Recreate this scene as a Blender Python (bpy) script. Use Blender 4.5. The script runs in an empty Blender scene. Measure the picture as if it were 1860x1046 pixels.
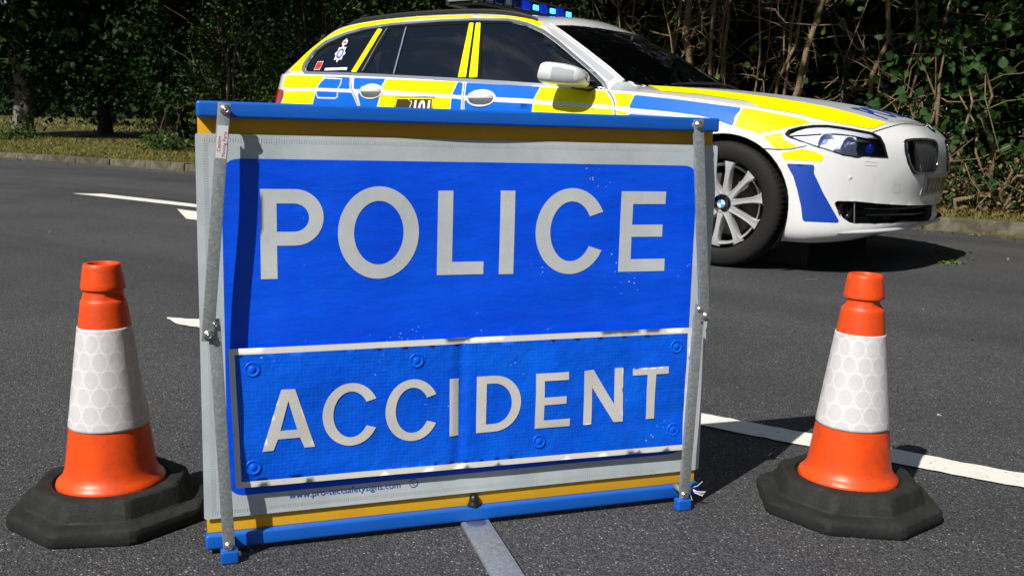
import bpy, bmesh, math, random
import numpy as np
from mathutils import Vector, Matrix
from mathutils.bvhtree import BVHTree
from mathutils.geometry import delaunay_2d_cdt

SC = bpy.context.scene
COL = SC.collection
R = math.radians
rng = np.random.default_rng(11)
random.seed(11)

# ------------------------------------------------------------------ camera
cam_d = bpy.data.cameras.new('camera')
cam = bpy.data.objects.new('camera', cam_d)
COL.objects.link(cam)
SC.camera = cam
PITCH, ROLL, CAM_H = 0.1588, 0.0270, 0.6873
fwd = Vector((0, math.cos(PITCH), -math.sin(PITCH)))
dwn = Vector((0, -math.sin(PITCH), -math.cos(PITCH)))
rgt = Vector((1, 0, 0))
r2 = math.cos(ROLL) * rgt - math.sin(ROLL) * dwn
d2 = math.sin(ROLL) * rgt + math.cos(ROLL) * dwn
cam.matrix_world = Matrix(((r2.x, -d2.x, -fwd.x, 0), (r2.y, -d2.y, -fwd.y, 0), (r2.z, -d2.z, -fwd.z, CAM_H), (0, 0, 0, 1)))
cam_d.sensor_width = 36.0
cam_d.lens = 36.0 * 1769.7 / 1860.0
cam_d.clip_start = 0.02
cam_d.clip_end = 600.0
cam_d.dof.use_dof = True
cam_d.dof.focus_distance = 2.2
cam_d.dof.aperture_fstop = 16.0

# ------------------------------------------------------------------ sky and sun
SUN_TO = Vector((-0.604 * 0.71, -0.797 * 0.71, 0.704)).normalized()
elev = math.asin(SUN_TO.z)
world = bpy.data.worlds.new('World')
SC.world = world
world.use_nodes = True
wn = world.node_tree.nodes
sky = wn.new('ShaderNodeTexSky')
sky.sky_type = 'NISHITA'
sky.sun_disc = False
sky.sun_elevation = elev
sky.sun_rotation = math.atan2(SUN_TO.x, SUN_TO.y)
sky.air_density = 1.0
sky.dust_density = 0.6
wn['Background'].inputs['Strength'].default_value = 0.05
wl = world.node_tree.links
wc = wn.new('ShaderNodeTexCoord'); wm = wn.new('ShaderNodeMapping'); wm.inputs['Scale'].default_value = (1, 1, 2.4)
wno = wn.new('ShaderNodeTexNoise'); wno.inputs['Scale'].default_value = 2.6; wno.inputs['Detail'].default_value = 8; wno.inputs['Roughness'].default_value = .6
wr = wn.new('ShaderNodeValToRGB'); wr.color_ramp.elements[0].position = .50; wr.color_ramp.elements[1].position = .66
wx = wn.new('ShaderNodeMix'); wx.data_type = 'RGBA'; wx.inputs[7].default_value = (7.5, 7.7, 8.0, 1)
wl.new(wc.outputs['Generated'], wm.inputs[0]); wl.new(wm.outputs[0], wno.inputs['Vector']); wl.new(wno.outputs['Fac'], wr.inputs[0])
wl.new(wr.outputs[0], wx.inputs[0]); wl.new(sky.outputs[0], wx.inputs[6]); wl.new(wx.outputs[2], wn['Background'].inputs[0])
sun_d = bpy.data.lights.new('sun', 'SUN')
sun_d.energy = 5.0
sun_d.angle = R(0.53)
sun_d.color = (1.0, 0.955, 0.88)
sun = bpy.data.objects.new('sun', sun_d)
COL.objects.link(sun)
sun.rotation_euler = SUN_TO.to_track_quat('Z', 'Y').to_euler()
SC.view_settings.view_transform = 'Standard'
SC.view_settings.look = 'None'
SC.view_settings.exposure = 0.22
SC.view_settings.gamma = 1.0
SC.view_settings.use_curve_mapping = False
SC.cycles.max_bounces = 8
SC.cycles.transparent_max_bounces = 12
SC.cycles.use_denoising = True
SC.cycles.sample_clamp_indirect = 6.0

# ------------------------------------------------------------------ material helpers
MATS = {}
def srgb(r, g, b):
    f = lambda c: (c / 255 / 12.92) if c / 255 <= 0.04045 else ((c / 255 + 0.055) / 1.055) ** 2.4
    return (f(r), f(g), f(b))
def mat(name, col=(.5, .5, .5), rough=.5, metal=0.0, spec=.5, coat=0.0, emit=None, estr=0.0, **k):
    m = bpy.data.materials.new(name)
    m.use_nodes = True
    b = m.node_tree.nodes['Principled BSDF']
    b.inputs['Base Color'].default_value = (*col, 1)
    b.inputs['Roughness'].default_value = rough
    b.inputs['Metallic'].default_value = metal
    b.inputs['Specular IOR Level'].default_value = spec
    b.inputs['Coat Weight'].default_value = coat
    b.inputs['Coat Roughness'].default_value = .03
    if emit:
        b.inputs['Emission Color'].default_value = (*emit, 1)
        b.inputs['Emission Strength'].default_value = estr
    MATS[name] = m
    return m
class NT:
    """small wrapper for writing node graphs"""
    def __init__(s, m):
        s.m = m; s.t = m.node_tree; s.n = s.t.nodes; s.b = s.n['Principled BSDF']
    def new(s, typ, **kw):
        x = s.n.new(typ)
        for k, v in kw.items():
            if k.startswith('i_'):
                x.inputs[k[2:].replace('_', ' ')].default_value = v
            else:
                setattr(x, k, v)
        return x
    def link(s, a, b): s.t.links.new(a, b)
    def coord(s, which='Object'):
        return s.new('ShaderNodeTexCoord').outputs[which]
    def noise(s, vec, scale, detail=4, rough=.55):
        x = s.new('ShaderNodeTexNoise'); x.inputs['Scale'].default_value = scale
        x.inputs['Detail'].default_value = detail; x.inputs['Roughness'].default_value = rough
        if vec is not None: s.link(vec, x.inputs['Vector'])
        return x.outputs['Fac']
    def voro(s, vec, scale, out='Distance', feature='F1'):
        x = s.new('ShaderNodeTexVoronoi'); x.feature = feature; x.inputs['Scale'].default_value = scale
        if vec is not None: s.link(vec, x.inputs['Vector'])
        return x.outputs[out]
    def ramp(s, fac, stops):
        x = s.new('ShaderNodeValToRGB'); e = x.color_ramp.elements
        while len(e) < len(stops): e.new(.5)
        for q, (p, c) in zip(e, stops):
            q.position = p; q.color = (*c, 1) if len(c) == 3 else c
        s.link(fac, x.inputs[0]); return x.outputs[0]
    def mix(s, fac, a, b, typ='MIX'):
        x = s.new('ShaderNodeMix', data_type='RGBA', blend_type=typ)
        for v, i in ((fac, 0), (a, 6), (b, 7)):
            if isinstance(v, (int, float)): x.inputs[i].default_value = v
            elif isinstance(v, tuple): x.inputs[i].default_value = (*v, 1)
            else: s.link(v, x.inputs[i])
        return x.outputs[2]
    def math(s, op, a, b=None, c=None):
        x = s.new('ShaderNodeMath', operation=op)
        for i, v in enumerate((a, b, c)):
            if v is None: continue
            if isinstance(v, (int, float)): x.inputs[i].default_value = v
            else: s.link(v, x.inputs[i])
        return x.outputs[0]
    def bump(s, h, strength=.3, dist=.01):
        x = s.new('ShaderNodeBump'); x.inputs['Strength'].default_value = strength; x.inputs['Distance'].default_value = dist
        s.link(h, x.inputs['Height']); s.link(x.outputs[0], s.b.inputs['Normal'])
    def base(s, c): s.link(c, s.b.inputs['Base Color'])
    def rough(s, c): s.link(c, s.b.inputs['Roughness'])
def dirty(m, col, amount=.25, scale=6, rough=(.4, .6), bump=0, bscale=200, dark=(.5, .5, .5)):
    """uneven colour and gloss on a plain material"""
    t = NT(m); c = t.coord()
    n = t.noise(c, scale, 6, .65)
    f = t.math('MULTIPLY', t.ramp(n, [(.38, (0, 0, 0)), (.75, (1, 1, 1))]), amount)
    t.base(t.mix(f, col, tuple(x * y for x, y in zip(col, dark))))
    r = t.new('ShaderNodeMapRange'); t.link(t.noise(c, scale * 2.3, 4), r.inputs[0])
    r.inputs[3].default_value = rough[0]; r.inputs[4].default_value = rough[1]
    t.rough(r.outputs[0])
    if bump: t.bump(t.noise(c, bscale, 3), bump, .002)
    return m

# ------------------------------------------------------------------ object helpers
def tag(o, label=None, cat=None, group=None, kind=None):
    if label: o['label'] = label
    if cat: o['category'] = cat
    if group: o['group'] = group
    if kind: o['kind'] = kind
    return o
def empty(name, loc=(0, 0, 0), rot=(0, 0, 0), parent=None):
    o = bpy.data.objects.new(name, None); COL.objects.link(o)
    o.location = loc; o.rotation_euler = rot; o.parent = parent
    o.empty_display_size = .1
    return o
def link(name, me, m=None, parent=None, smooth=False):
    o = bpy.data.objects.new(name, me); COL.objects.link(o); o.parent = parent
    if m is not None and not me.materials:
        for x in (m if isinstance(m, (list, tuple)) else [m]): me.materials.append(x)
    if smooth: me.shade_smooth()
    return o
def mesh(name, V, F, m=None, parent=None, smooth=False, mi=None):
    me = bpy.data.meshes.new(name)
    me.from_pydata([tuple(v) for v in V], [], [tuple(int(i) for i in f) for f in F])
    if mi is not None: me.polygons.foreach_set('material_index', mi)
    me.update()
    return link(name, me, m, parent, smooth)
def fast_mesh(name, V, F, m=None, parent=None, smooth=False, mi=None):
    """numpy arrays with equal-sized faces"""
    V = np.asarray(V, np.float32); F = np.asarray(F, np.int32); k = F.shape[1]
    me = bpy.data.meshes.new(name)
    me.vertices.add(len(V)); me.vertices.foreach_set('co', V.ravel())
    me.loops.add(F.size); me.loops.foreach_set('vertex_index', F.ravel())
    me.polygons.add(len(F)); me.polygons.foreach_set('loop_start', np.arange(len(F), dtype=np.int32) * k)
    if mi is not None: me.polygons.foreach_set('material_index', np.asarray(mi, np.int32))
    me.update(calc_edges=True)
    return link(name, me, m, parent, smooth)
def bm_obj(name, bm, m=None, parent=None, smooth=False, bevel=0, seg=2, angle=40):
    if bevel:
        ed = [e for e in bm.edges if len(e.link_faces) == 2 and e.calc_face_angle(0) > R(angle)]
        bmesh.ops.bevel(bm, geom=ed, offset=bevel, segments=seg, affect='EDGES', profile=.6)
    bmesh.ops.recalc_face_normals(bm, faces=bm.faces)
    me = bpy.data.meshes.new(name); bm.to_mesh(me); bm.free()
    o = link(name, me, m, parent)
    if smooth:
        me.shade_smooth()
        me.set_sharp_from_angle(angle=R(angle if not bevel else 50))
    return o
def add_box(bm, c, s, M=None):
    ret = bmesh.ops.create_cube(bm, size=1.0)
    T = Matrix.Translation(c) @ Matrix.Diagonal((*s, 1))
    bmesh.ops.transform(bm, matrix=(M @ T) if M is not None else T, verts=ret['verts'])
    return ret['verts']
def box(name, c, s, m, parent=None, bevel=.002, M=None, smooth=True):
    bm = bmesh.new(); add_box(bm, c, s, M)
    return bm_obj(name, bm, m, parent, smooth, bevel)
def add_tube(bm, pts, rad, seg=8, cap=True):
    pts = [Vector(p) for p in pts]; rings = []
    rad = rad if hasattr(rad, '__len__') else [rad] * len(pts)
    ref = None
    for i, p in enumerate(pts):
        t = (pts[min(i + 1, len(pts) - 1)] - pts[max(i - 1, 0)]).normalized()
        if ref is None: ref = t.orthogonal().normalized()
        u = (ref - t * ref.dot(t)).normalized(); ref = u; v = t.cross(u)
        rings.append([bm.verts.new(p + (u * math.cos(2 * math.pi * k / seg) + v * math.sin(2 * math.pi * k / seg)) * rad[i]) for k in range(seg)])
    for a, b in zip(rings, rings[1:]):
        for k in range(seg):
            bm.faces.new((a[k], a[(k + 1) % seg], b[(k + 1) % seg], b[k]))
    if cap:
        bm.faces.new(rings[0][::-1]); bm.faces.new(rings[-1])
def tube_np(pts, rad, seg=6):
    pts = np.asarray(pts, float); n = len(pts); rad = np.broadcast_to(rad, (n,))
    T = np.gradient(pts, axis=0); T /= np.linalg.norm(T, axis=1)[:, None] + 1e-9
    ref = np.array([.3, .9, .2]); U = ref - T * (T @ ref)[:, None]; U /= np.linalg.norm(U, axis=1)[:, None] + 1e-9
    W = np.cross(T, U); a = np.arange(seg) * 2 * np.pi / seg
    V = pts[:, None] + (U[:, None] * np.cos(a)[None, :, None] + W[:, None] * np.sin(a)[None, :, None]) * rad[:, None, None]
    i = np.arange(n * seg).reshape(n, seg); j = np.roll(i, -1, 1)
    F = np.stack([i[:-1], j[:-1], j[1:], i[1:]], -1).reshape(-1, 4)
    return V.reshape(-1, 3), F
def lathe(name, prof, m, parent=None, seg=64, axis='Z', smooth=True, mi=None, closed=False):
    """profile of (radius, height)"""
    P = np.array(prof, float); n = len(P); a = np.arange(seg) * 2 * np.pi / seg
    V = np.stack([P[:, None, 0] * np.cos(a), P[:, None, 0] * np.sin(a), np.repeat(P[:, 1:2], seg, 1)], -1)
    if axis == 'Y': V = V[..., [0, 2, 1]] * np.array([1, 1, -1])
    i = np.arange(n * seg).reshape(n, seg)
    if closed: i = np.concatenate([i, i[:1]])
    j = np.roll(i, -1, 1)
    F = np.stack([i[:-1], j[:-1], j[1:], i[1:]], -1)
    fm = None
    if mi is not None: fm = np.repeat(np.array(mi), seg)
    return fast_mesh(name, V.reshape(-1, 3), F.reshape(-1, 4), m, parent, smooth, fm)
def text_mesh(name, body, size, m, parent=None, M=None, align='LEFT', extrude=0.0, sx=1.0, bold=0.0):
    cu = bpy.data.curves.new(name, 'FONT'); cu.body = body; cu.size = size
    cu.align_x = align; cu.extrude = extrude; cu.offset = bold; cu.resolution_u = 3
    o = bpy.data.objects.new(name + '_c', cu); COL.objects.link(o)
    dg = bpy.context.evaluated_depsgraph_get()
    me = bpy.data.meshes.new_from_object(o.evaluated_get(dg))
    bpy.data.objects.remove(o); bpy.data.curves.remove(cu)
    T = Matrix.Diagonal((sx, 1, 1, 1))
    me.transform((M @ T) if M is not None else T)
    me.materials.clear()
    return link(name, me, m, parent)

# ------------------------------------------------------------------ flat regions
def inside(P, poly):
    P = np.atleast_2d(P); poly = np.asarray(poly); r = np.zeros(len(P), bool)
    x, y = P[:, 0], P[:, 1]; j = len(poly) - 1
    for i in range(len(poly)):
        xi, yi = poly[i]; xj, yj = poly[j]
        c = ((yi > y) != (yj > y)) & (x < (xj - xi) * (y - yi) / (yj - yi + 1e-15) + xi)
        r ^= c; j = i
    return r
def round_poly(poly, r, seg=4, minang=25):
    poly = np.asarray(poly, float); n = len(poly); out = []
    for i in range(n):
        p, a, b = poly[i], poly[i - 1], poly[(i + 1) % n]
        u, v = a - p, b - p; lu, lv = np.linalg.norm(u), np.linalg.norm(v)
        if lu < 1e-6 or lv < 1e-6: continue
        u, v = u / lu, v / lv
        turn = math.degrees(math.acos(max(-1, min(1, -float(u @ v)))))
        if turn < minang: out.append(p); continue
        q = min(r, lu * .45, lv * .45)
        s, e = p + u * q, p + v * q
        for k in range(seg + 1):
            t = k / seg
            out.append((1 - t) ** 2 * s + 2 * t * (1 - t) * p + t * t * e)
    return np.array(out)
def cdt(outer, holes=(), step=.03, extra=None):
    """fill an outline (with holes) with triangles on an inner grid"""
    loops = [np.asarray(outer, float)] + [np.asarray(h, float) for h in holes]
    pts, edges = [], []
    for L in loops:
        D = []
        for i in range(len(L)):
            a, b = L[i], L[(i + 1) % len(L)]; k = max(1, int(np.linalg.norm(b - a) // (step * 1.3)))
            for j in range(k): D.append(a + (b - a) * j / k)
        o = len(pts); pts += D
        edges += [(o + i, o + (i + 1) % len(D)) for i in range(len(D))]
    lo, hi = loops[0].min(0), loops[0].max(0)
    gx, gy = np.meshgrid(np.arange(lo[0] + step / 2, hi[0], step), np.arange(lo[1] + step / 2, hi[1], step))
    G = np.stack([gx.ravel(), gy.ravel()], 1)
    if len(G):
        k = inside(G, loops[0])
        for h in loops[1:]: k &= ~inside(G, h)
        G = G[k]
        B = np.array(pts)
        if len(G): G = G[np.min(((G[:, None] - B[None]) ** 2).sum(-1), 1) > (step * .45) ** 2]
    allp = [Vector(p) for p in pts] + [Vector(p) for p in G]
    vs, es, fs, *_ = delaunay_2d_cdt(allp, edges, [], 0, 1e-7)
    V = np.array([(v.x, v.y) for v in vs]); F = np.array([f for f in fs if len(f) == 3])
    cen = V[F].mean(1); k = inside(cen, loops[0])
    for h in loops[1:]: k &= ~inside(cen, h)
    return V, F[k]

# road frame: s along the road (to the right and nearer), w across it (away)
US, UW = np.array([.813, -.582]), np.array([.582, .813])
def sw(s, w, z=0.0): return (US[0] * s + UW[0] * w, US[1] * s + UW[1] * w, z)
ROAD_ROT = math.atan2(US[1], US[0])

# ================================================================== SETTING
def kerb_w(s): return float(np.interp(s, [-17, -12, -1, 10], [8.55, 8.60, 8.20, 8.15]))
def ground_z(s, w):
    k = np.interp(s, [-17, -12, -1, 10], [8.55, 8.60, 8.20, 8.15])
    d = w - k
    far = np.interp(d, [-.01, .1, .6, 3, 7, 26, 80, 300], [-.03, .09, .115, .27, .40, .80, 1.1, 1.2])
    near = np.interp(w, [-300, -9.2, -9.0], [.6, .06, -.03])
    return np.where(d > -.02, far, near) + np.where(d > .6, .03 * np.sin(s * 1.3 + w) * np.sin(w * 1.7 - s * .6), 0)

# ---- ground sheet
gm = mat('earth_and_grass', (.05, .05, .02), .95, spec=.2)
t = NT(gm); c = t.coord()
n1 = t.noise(c, .9, 6, .7); n2 = t.noise(c, 14, 5, .7)
gcol = t.ramp(n2, [(.3, (.030, .034, .010)), (.5, (.070, .072, .018)), (.62, (.105, .095, .030)), (.75, (.12, .085, .04))])
t.base(t.mix(t.ramp(n1, [(.4, (0, 0, 0)), (.65, (1, 1, 1))]), gcol, (.055, .042, .022)))
t.bump(n2, .6, .03)
ss = np.unique(np.concatenate([np.linspace(-300, -40, 14), np.linspace(-40, 20, 121), np.linspace(20, 300, 14)]))
ww = np.unique(np.concatenate([np.linspace(-300, -12, 12), np.linspace(-12, 7.5, 10), np.linspace(7.5, 16, 69), np.linspace(16, 60, 24), np.linspace(60, 320, 10)]))
Sg, Wg = np.meshgrid(ss, ww, indexing='ij')
Zg = ground_z(Sg, Wg)
V = np.stack([US[0] * Sg + UW[0] * Wg, US[1] * Sg + UW[1] * Wg, Zg], -1).reshape(-1, 3)
i = np.arange(Sg.size).reshape(Sg.shape)
F = np.stack([i[:-1, :-1], i[1:, :-1], i[1:, 1:], i[:-1, 1:]], -1).reshape(-1, 4)
o = fast_mesh('ground', V, F, gm, smooth=True); tag(o, kind='structure')

# ---- road surface
am = mat('asphalt', (.05, .05, .052), .85, spec=.35)
t = NT(am); c = t.coord()
sp = t.voro(c, 330, 'Color'); sx = t.new('ShaderNodeSeparateColor'); t.link(sp, sx.inputs[0])
stone = t.ramp(sx.outputs[0], [(0, (.034, .035, .040)), (.5, (.066, .068, .074)), (.90, (.098, .100, .106)), (.975, (.135, .135, .135)), (1, (.36, .36, .35))])
fine = t.ramp(t.noise(c, 420, 3, .7), [(.30, (.50, .50, .50)), (.7, (1.35, 1.35, 1.35))])
big = t.ramp(t.noise(c, 1.1, 6, .6), [(.3, (.82, .82, .83)), (.7, (1.15, 1.14, 1.12))])
dd = t.voro(c, 330, 'Distance')
col = t.mix(1.0, stone, fine, 'MULTIPLY'); col = t.mix(1.0, col, big, 'MULTIPLY')
gaps = t.ramp(dd, [(.35, (1.25, 1.25, 1.25)), (.75, (.45, .45, .46))])
mp = t.new('ShaderNodeMapping'); mp.inputs['Rotation'].default_value = (0, 0, -ROAD_ROT); t.link(c, mp.inputs[0])
mp2 = t.new('ShaderNodeMapping'); mp2.inputs['Scale'].default_value = (.05, 1.0, 1); t.link(mp.outputs[0], mp2.inputs[0])
trk = t.ramp(t.noise(mp2.outputs[0], 1.1, 4, .55), [(.32, (.74, .74, .75)), (.5, (1, 1, 1)), (.68, (1.16, 1.15, 1.13))])
stn = t.ramp(t.noise(c, 2.7, 7, .75), [(.24, (.62, .62, .62)), (.40, (1, 1, 1))])
tot = t.mix(1.0, t.mix(1.0, t.mix(1.0, col, gaps, 'MULTIPLY'), trk, 'MULTIPLY'), stn, 'MULTIPLY')
t.base(tot)
hgt = t.math('ADD', t.math('MULTIPLY', dd, -1.0), t.math('MULTIPLY', t.noise(c, 300, 3), .8))
t.bump(hgt, .7, .003)
rs = np.linspace(-70, 40, 221)
rw = np.linspace(-9, 1, 9)
V, F = [], []
for s in rs:
    k = kerb_w(s) - .003
    for w in np.linspace(-9, k, 9):
        V.append(sw(s, w, 0))
for a in range(len(rs) - 1):
    for b in range(8):
        F.append((a * 9 + b, (a + 1) * 9 + b, (a + 1) * 9 + b + 1, a * 9 + b + 1))
tag(mesh('road', V, F, am, smooth=True), kind='structure')

# ---- painted lines
lm = mat('road_paint', (.72, .71, .66), .75)
t = NT(lm); c = t.coord()
n = t.noise(c, 60, 5, .75); f = t.ramp(n, [(.31, (0, 0, 0)), (.42, (1, 1, 1))])
crack = t.ramp(t.voro(c, 5.5, 'Distance', 'DISTANCE_TO_EDGE'), [(.0, (0, 0, 0)), (.012, (1, 1, 1))])
fc = f
t.base(t.mix(fc, (.34, .335, .31), t.mix(t.noise(c, 9, 4), (.80, .79, .73), (.68, .67, .62))))
t.bump(t.noise(c, 240, 3), .7, .003)
def paint(name, poly, label, seed):
    r = np.random.default_rng(seed); P = []
    for i in range(len(poly)):
        a, b = np.array(poly[i]), np.array(poly[(i + 1) % len(poly)]); L = np.linalg.norm(b - a); k = max(1, int(L / .025))
        nr = np.array([-(b - a)[1], (b - a)[0]]) / (L + 1e-9)
        for j in range(k): P.append(a + (b - a) * j / k + nr * r.normal(0, .0022))
    Vv, Ff = cdt(P, step=.3)
    V3 = [sw(v[0], v[1], .004) for v in Vv]
    m = link(name, bpy.data.meshes.new(name), None); me = m.data
    me.from_pydata(V3, [], [tuple(map(int, f)) for f in Ff]); me.materials.append(lm); me.update()
    tag(m, label, 'road marking', kind='structure')
def l3(s): return 2.055 + .052 * (s + 2.95)
paint('road_marking', [(-2.98, l3(-2.98)), (-2.86, l3(-2.86) - .05), (6, l3(6) - .05), (6, l3(6) + .05), (-2.86, l3(-2.86) + .05)], 'long white painted line running behind the accident sign', 3)
paint('road_marking', [(-8.75, 5.05), (-8.25, 5.04), (-4.2, 4.93), (-4.2, 5.09), (-8.55, 5.25)], 'thin white line on the far lane with a pointed end, left of sign', 4)
paint('road_marking', [(-6.75, 4.78), (-6.02, 4.34), (-4.0, 4.30), (-4.0, 4.62)], 'short broad white marking with slanted end beside left sign edge', 5)

# ---- kerb stones, each its own piece
km = mat('kerb_concrete', (.20, .18, .15), .9)
t = NT(km); c = t.coord()
n = t.noise(c, 9, 7, .7)
kc = t.ramp(n, [(.28, (.022, .022, .013)), (.45, (.062, .055, .036)), (.62, (.115, .10, .076)), (.8, (.22, .20, .17))])
g = t.new('ShaderNodeObjectInfo')
t.base(t.mix(1.0, kc, t.ramp(g.outputs['Random'], [(0, (.75, .75, .75)), (1, (1.2, 1.17, 1.1))]), 'MULTIPLY'))
t.bump(t.noise(c, 90, 5, .7), .7, .006)
kerb = empty('kerb', sw(-8, 8.5)); tag(kerb, 'line of weathered concrete kerb stones edging the far verge', 'kerb', kind='structure')
kerb_inv = kerb.matrix_basis.inverted()
bm = bmesh.new()
add_box(bm, (0, .0625, .03), (.905, .125, .17))
for v in bm.verts:
    if v.co.z > .1 and v.co.y < .01: v.co.y += .025
bmesh.ops.subdivide_edges(bm, edges=[e for e in bm.edges if abs(e.verts[0].co.x - e.verts[1].co.x) > .5], cuts=5)
k0 = bm_obj('kerb_stone', bm, km, kerb, True, .014, 3)
kme = k0.data
s = -34.0; q = 0
while s < 8:
    k = k0 if q == 0 else link('kerb_stone', kme, None, kerb)
    a = math.atan2(kerb_w(s + .9) - kerb_w(s), .9)
    k.location = kerb_inv @ Vector(sw(s + .457, kerb_w(s + .457) + rng.normal(0, .004), rng.normal(-.002, .005)))
    k.rotation_euler = (rng.normal(0, .012), rng.normal(0, .006), ROAD_ROT + a + rng.normal(0, .006))
    s += .918; q += 1

# ---- leaf and bark materials
def leaf_mat(name, a, b, c3, trans=.25, rough=.45, vs=7.0):
    m = mat(name, a, .6, spec=.18); t = NT(m); c = t.coord()
    n = t.noise(c, vs, 5, .8)
    cc = t.ramp(n, [(.3, a), (.52, b), (.72, c3)])
    t.base(cc)
    tr = t.new('ShaderNodeBsdfTranslucent'); t.link(t.mix(1.0, cc, (1.3, 1.5, .5), 'MULTIPLY'), tr.inputs[0])
    mx = t.new('ShaderNodeMixShader'); mx.inputs[0].default_value = trans
    t.link(t.b.outputs[0], mx.inputs[1]); t.link(tr.outputs[0], mx.inputs[2])
    t.link(mx.outputs[0], t.n['Material Output'].inputs[0])
    return m
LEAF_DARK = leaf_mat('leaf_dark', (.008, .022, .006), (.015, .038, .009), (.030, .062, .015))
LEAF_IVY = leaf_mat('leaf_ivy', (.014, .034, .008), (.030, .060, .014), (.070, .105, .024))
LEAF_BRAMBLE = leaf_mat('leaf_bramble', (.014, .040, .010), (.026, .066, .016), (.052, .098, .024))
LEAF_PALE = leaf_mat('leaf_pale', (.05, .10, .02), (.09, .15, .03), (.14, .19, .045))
LEAF_DEAD = leaf_mat('leaf_dead', (.09, .055, .025), (.17, .11, .055), (.26, .19, .11), trans=.1)
def bark(name, a, b):
    m = mat(name, a, .9, spec=.2); t = NT(m); c = t.coord()
    n = t.noise(c, 16, 6, .7); t.base(t.ramp(n, [(.3, a), (.7, b)])); t.bump(t.noise(c, 45, 5, .7), .8, .01); return m
BARK_GREY = bark('bark_grey', (.10, .09, .075), (.25, .23, .20))
BARK_HAZEL = bark('bark_hazel', (.11, .075, .042), (.29, .215, .135))
BARK_DARK = bark('bark_dark', (.035, .028, .02), (.09, .07, .05))

# ---- foliage: many small folded leaves
LQ = np.array([(0, 0, 0), (-.36, .42, .10), (.36, .42, .10), (0, 1, -.06)])
LQF = np.array([(0, 3, 1), (0, 2, 3)])
LB = np.array([(0, 0, 0), (-.30, .16, .05), (-.42, .45, .10), (-.22, .80, .04), (0, 1.05, -.08), (.22, .80, .04), (.42, .45, .10), (.30, .16, .05), (0, .5, 0)])
LBF = np.array([(8, k, (k + 1) % 8) for k in range(8)])[:, [0, 2, 1]]
def leaves(P, size, up=.5, face=None, big=False, rs=rng):
    """P: n x 3 positions; returns vertices and triangles"""
    n = len(P); T = LB if big else LQ; TF = LBF if big else LQF
    d = rs.normal(size=(n, 3)); d[:, 2] -= .25; d /= np.linalg.norm(d, axis=1)[:, None]
    nr = rs.normal(size=(n, 3)) * .75; nr[:, 2] += up
    if face is not None: nr += face
    nr -= d * (nr * d).sum(1)[:, None]; nr /= np.linalg.norm(nr, axis=1)[:, None] + 1e-9
    x = np.cross(d, nr); sz = (size * rs.uniform(.55, 1.3, n))[:, None, None]
    V = P[:, None] + sz * (T[None, :, 0:1] * x[:, None] + T[None, :, 1:2] * d[:, None] + T[None, :, 2:3] * nr[:, None])
    F = TF[None] + (np.arange(n) * len(T))[:, None, None]
    return V.reshape(-1, 3), F.reshape(-1, 3)
def clumps(n, nc, box, spread, rs=rng, shell=.55):
    """leaf positions gathered in clumps inside an egg-shaped volume; box=(cs,cw,cz,rs,rw,rz)"""
    cs, cw, cz, a, b, h = box
    u = rs.normal(size=(nc, 3)); u /= np.linalg.norm(u, axis=1)[:, None]
    u *= (shell + (1 - shell) * rs.uniform(0, 1, (nc, 1)) ** .6)
    C = u * np.array([a, b, h]) + np.array([cs, cw, cz])
    k = rs.integers(0, nc, n)
    P = C[k] + rs.normal(size=(n, 3)) * spread * rs.uniform(.5, 1.3, (nc, 1))[k]
    return P, C
def to_world(P):
    return np.stack([US[0] * P[:, 0] + UW[0] * P[:, 1], US[1] * P[:, 0] + UW[1] * P[:, 1], P[:, 2]], 1)
FACE = np.array([-UW[0], -UW[1], .3]) * .6
def stem_path(a, b, n=6, wob=.06, rs=rng):
    a, b = np.array(a, float), np.array(b, float); tt = np.linspace(0, 1, n)[:, None]
    P = a + (b - a) * tt; P[1:-1] += rs.normal(size=(n - 2, 3)) * wob
    return P
def shrub(name, label, cat, s, w, rs_, rw_, z0, z1, n, size, m, group=None, spread=.16, nc=60, big=False, seed=0, stems=6, bark_m=None, dens=.45, extra=None, qmax=None):
    r = np.random.default_rng(seed)
    gz = float(ground_z(np.array(s), np.array(w)))
    root = empty(name, sw(s, w, gz)); loc = np.array(sw(s, w, gz))
    tag(root, label, cat, group)
    P, C = clumps(n, nc, (s, w, (z0 + z1) / 2, rs_, rw_, (z1 - z0) / 2), spread, r, dens)
    P[:, 2] = np.maximum(P[:, 2], gz + .04)
    P[:, 1] = np.maximum(P[:, 1], np.interp(P[:, 0], [-17, -12, -1, 10], [8.85, 8.9, 8.5, 8.45]))
    Vv, Ff = leaves(to_world(P) - loc, size, face=FACE, big=big, rs=r)
    mi = None; mats = [m]
    if extra:
        mats = [m, extra[0]]; k = r.uniform(size=n) < extra[1]
        mi = np.repeat(k.astype(int), len(LBF if big else LQF))
    fast_mesh('crown', Vv, Ff, mats, root, mi=mi)
    VV, FF, off = [], [], 0
    for k in range(stems):
        tgt = C[r.integers(0, nc)]
        p = stem_path((s + r.normal(0, rs_ * .25), w + r.normal(0, rw_ * .2), gz - .05), tgt, 6, .06, r)
        v, f = tube_np(to_world(p) - loc, np.linspace(.022, .006, 6) * r.uniform(.6, 1.4), 6)
        VV.append(v); FF.append(f + off); off += len(v)
    # fine twigs among the leaves
    for k in range(stems * 5):
        a = C[r.integers(0, nc)]; b = a + r.normal(size=3) * spread * 3
        v, f = tube_np(to_world(stem_path(a, b, 4, .03, r)) - loc, np.linspace(.006, .002, 4), 4)
        VV.append(v); FF.append(f + off); off += len(v)
    if VV: fast_mesh('stems', np.concatenate(VV), np.concatenate(FF), bark_m or BARK_DARK, root, True)['kind'] = 'stuff'
    return root

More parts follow.
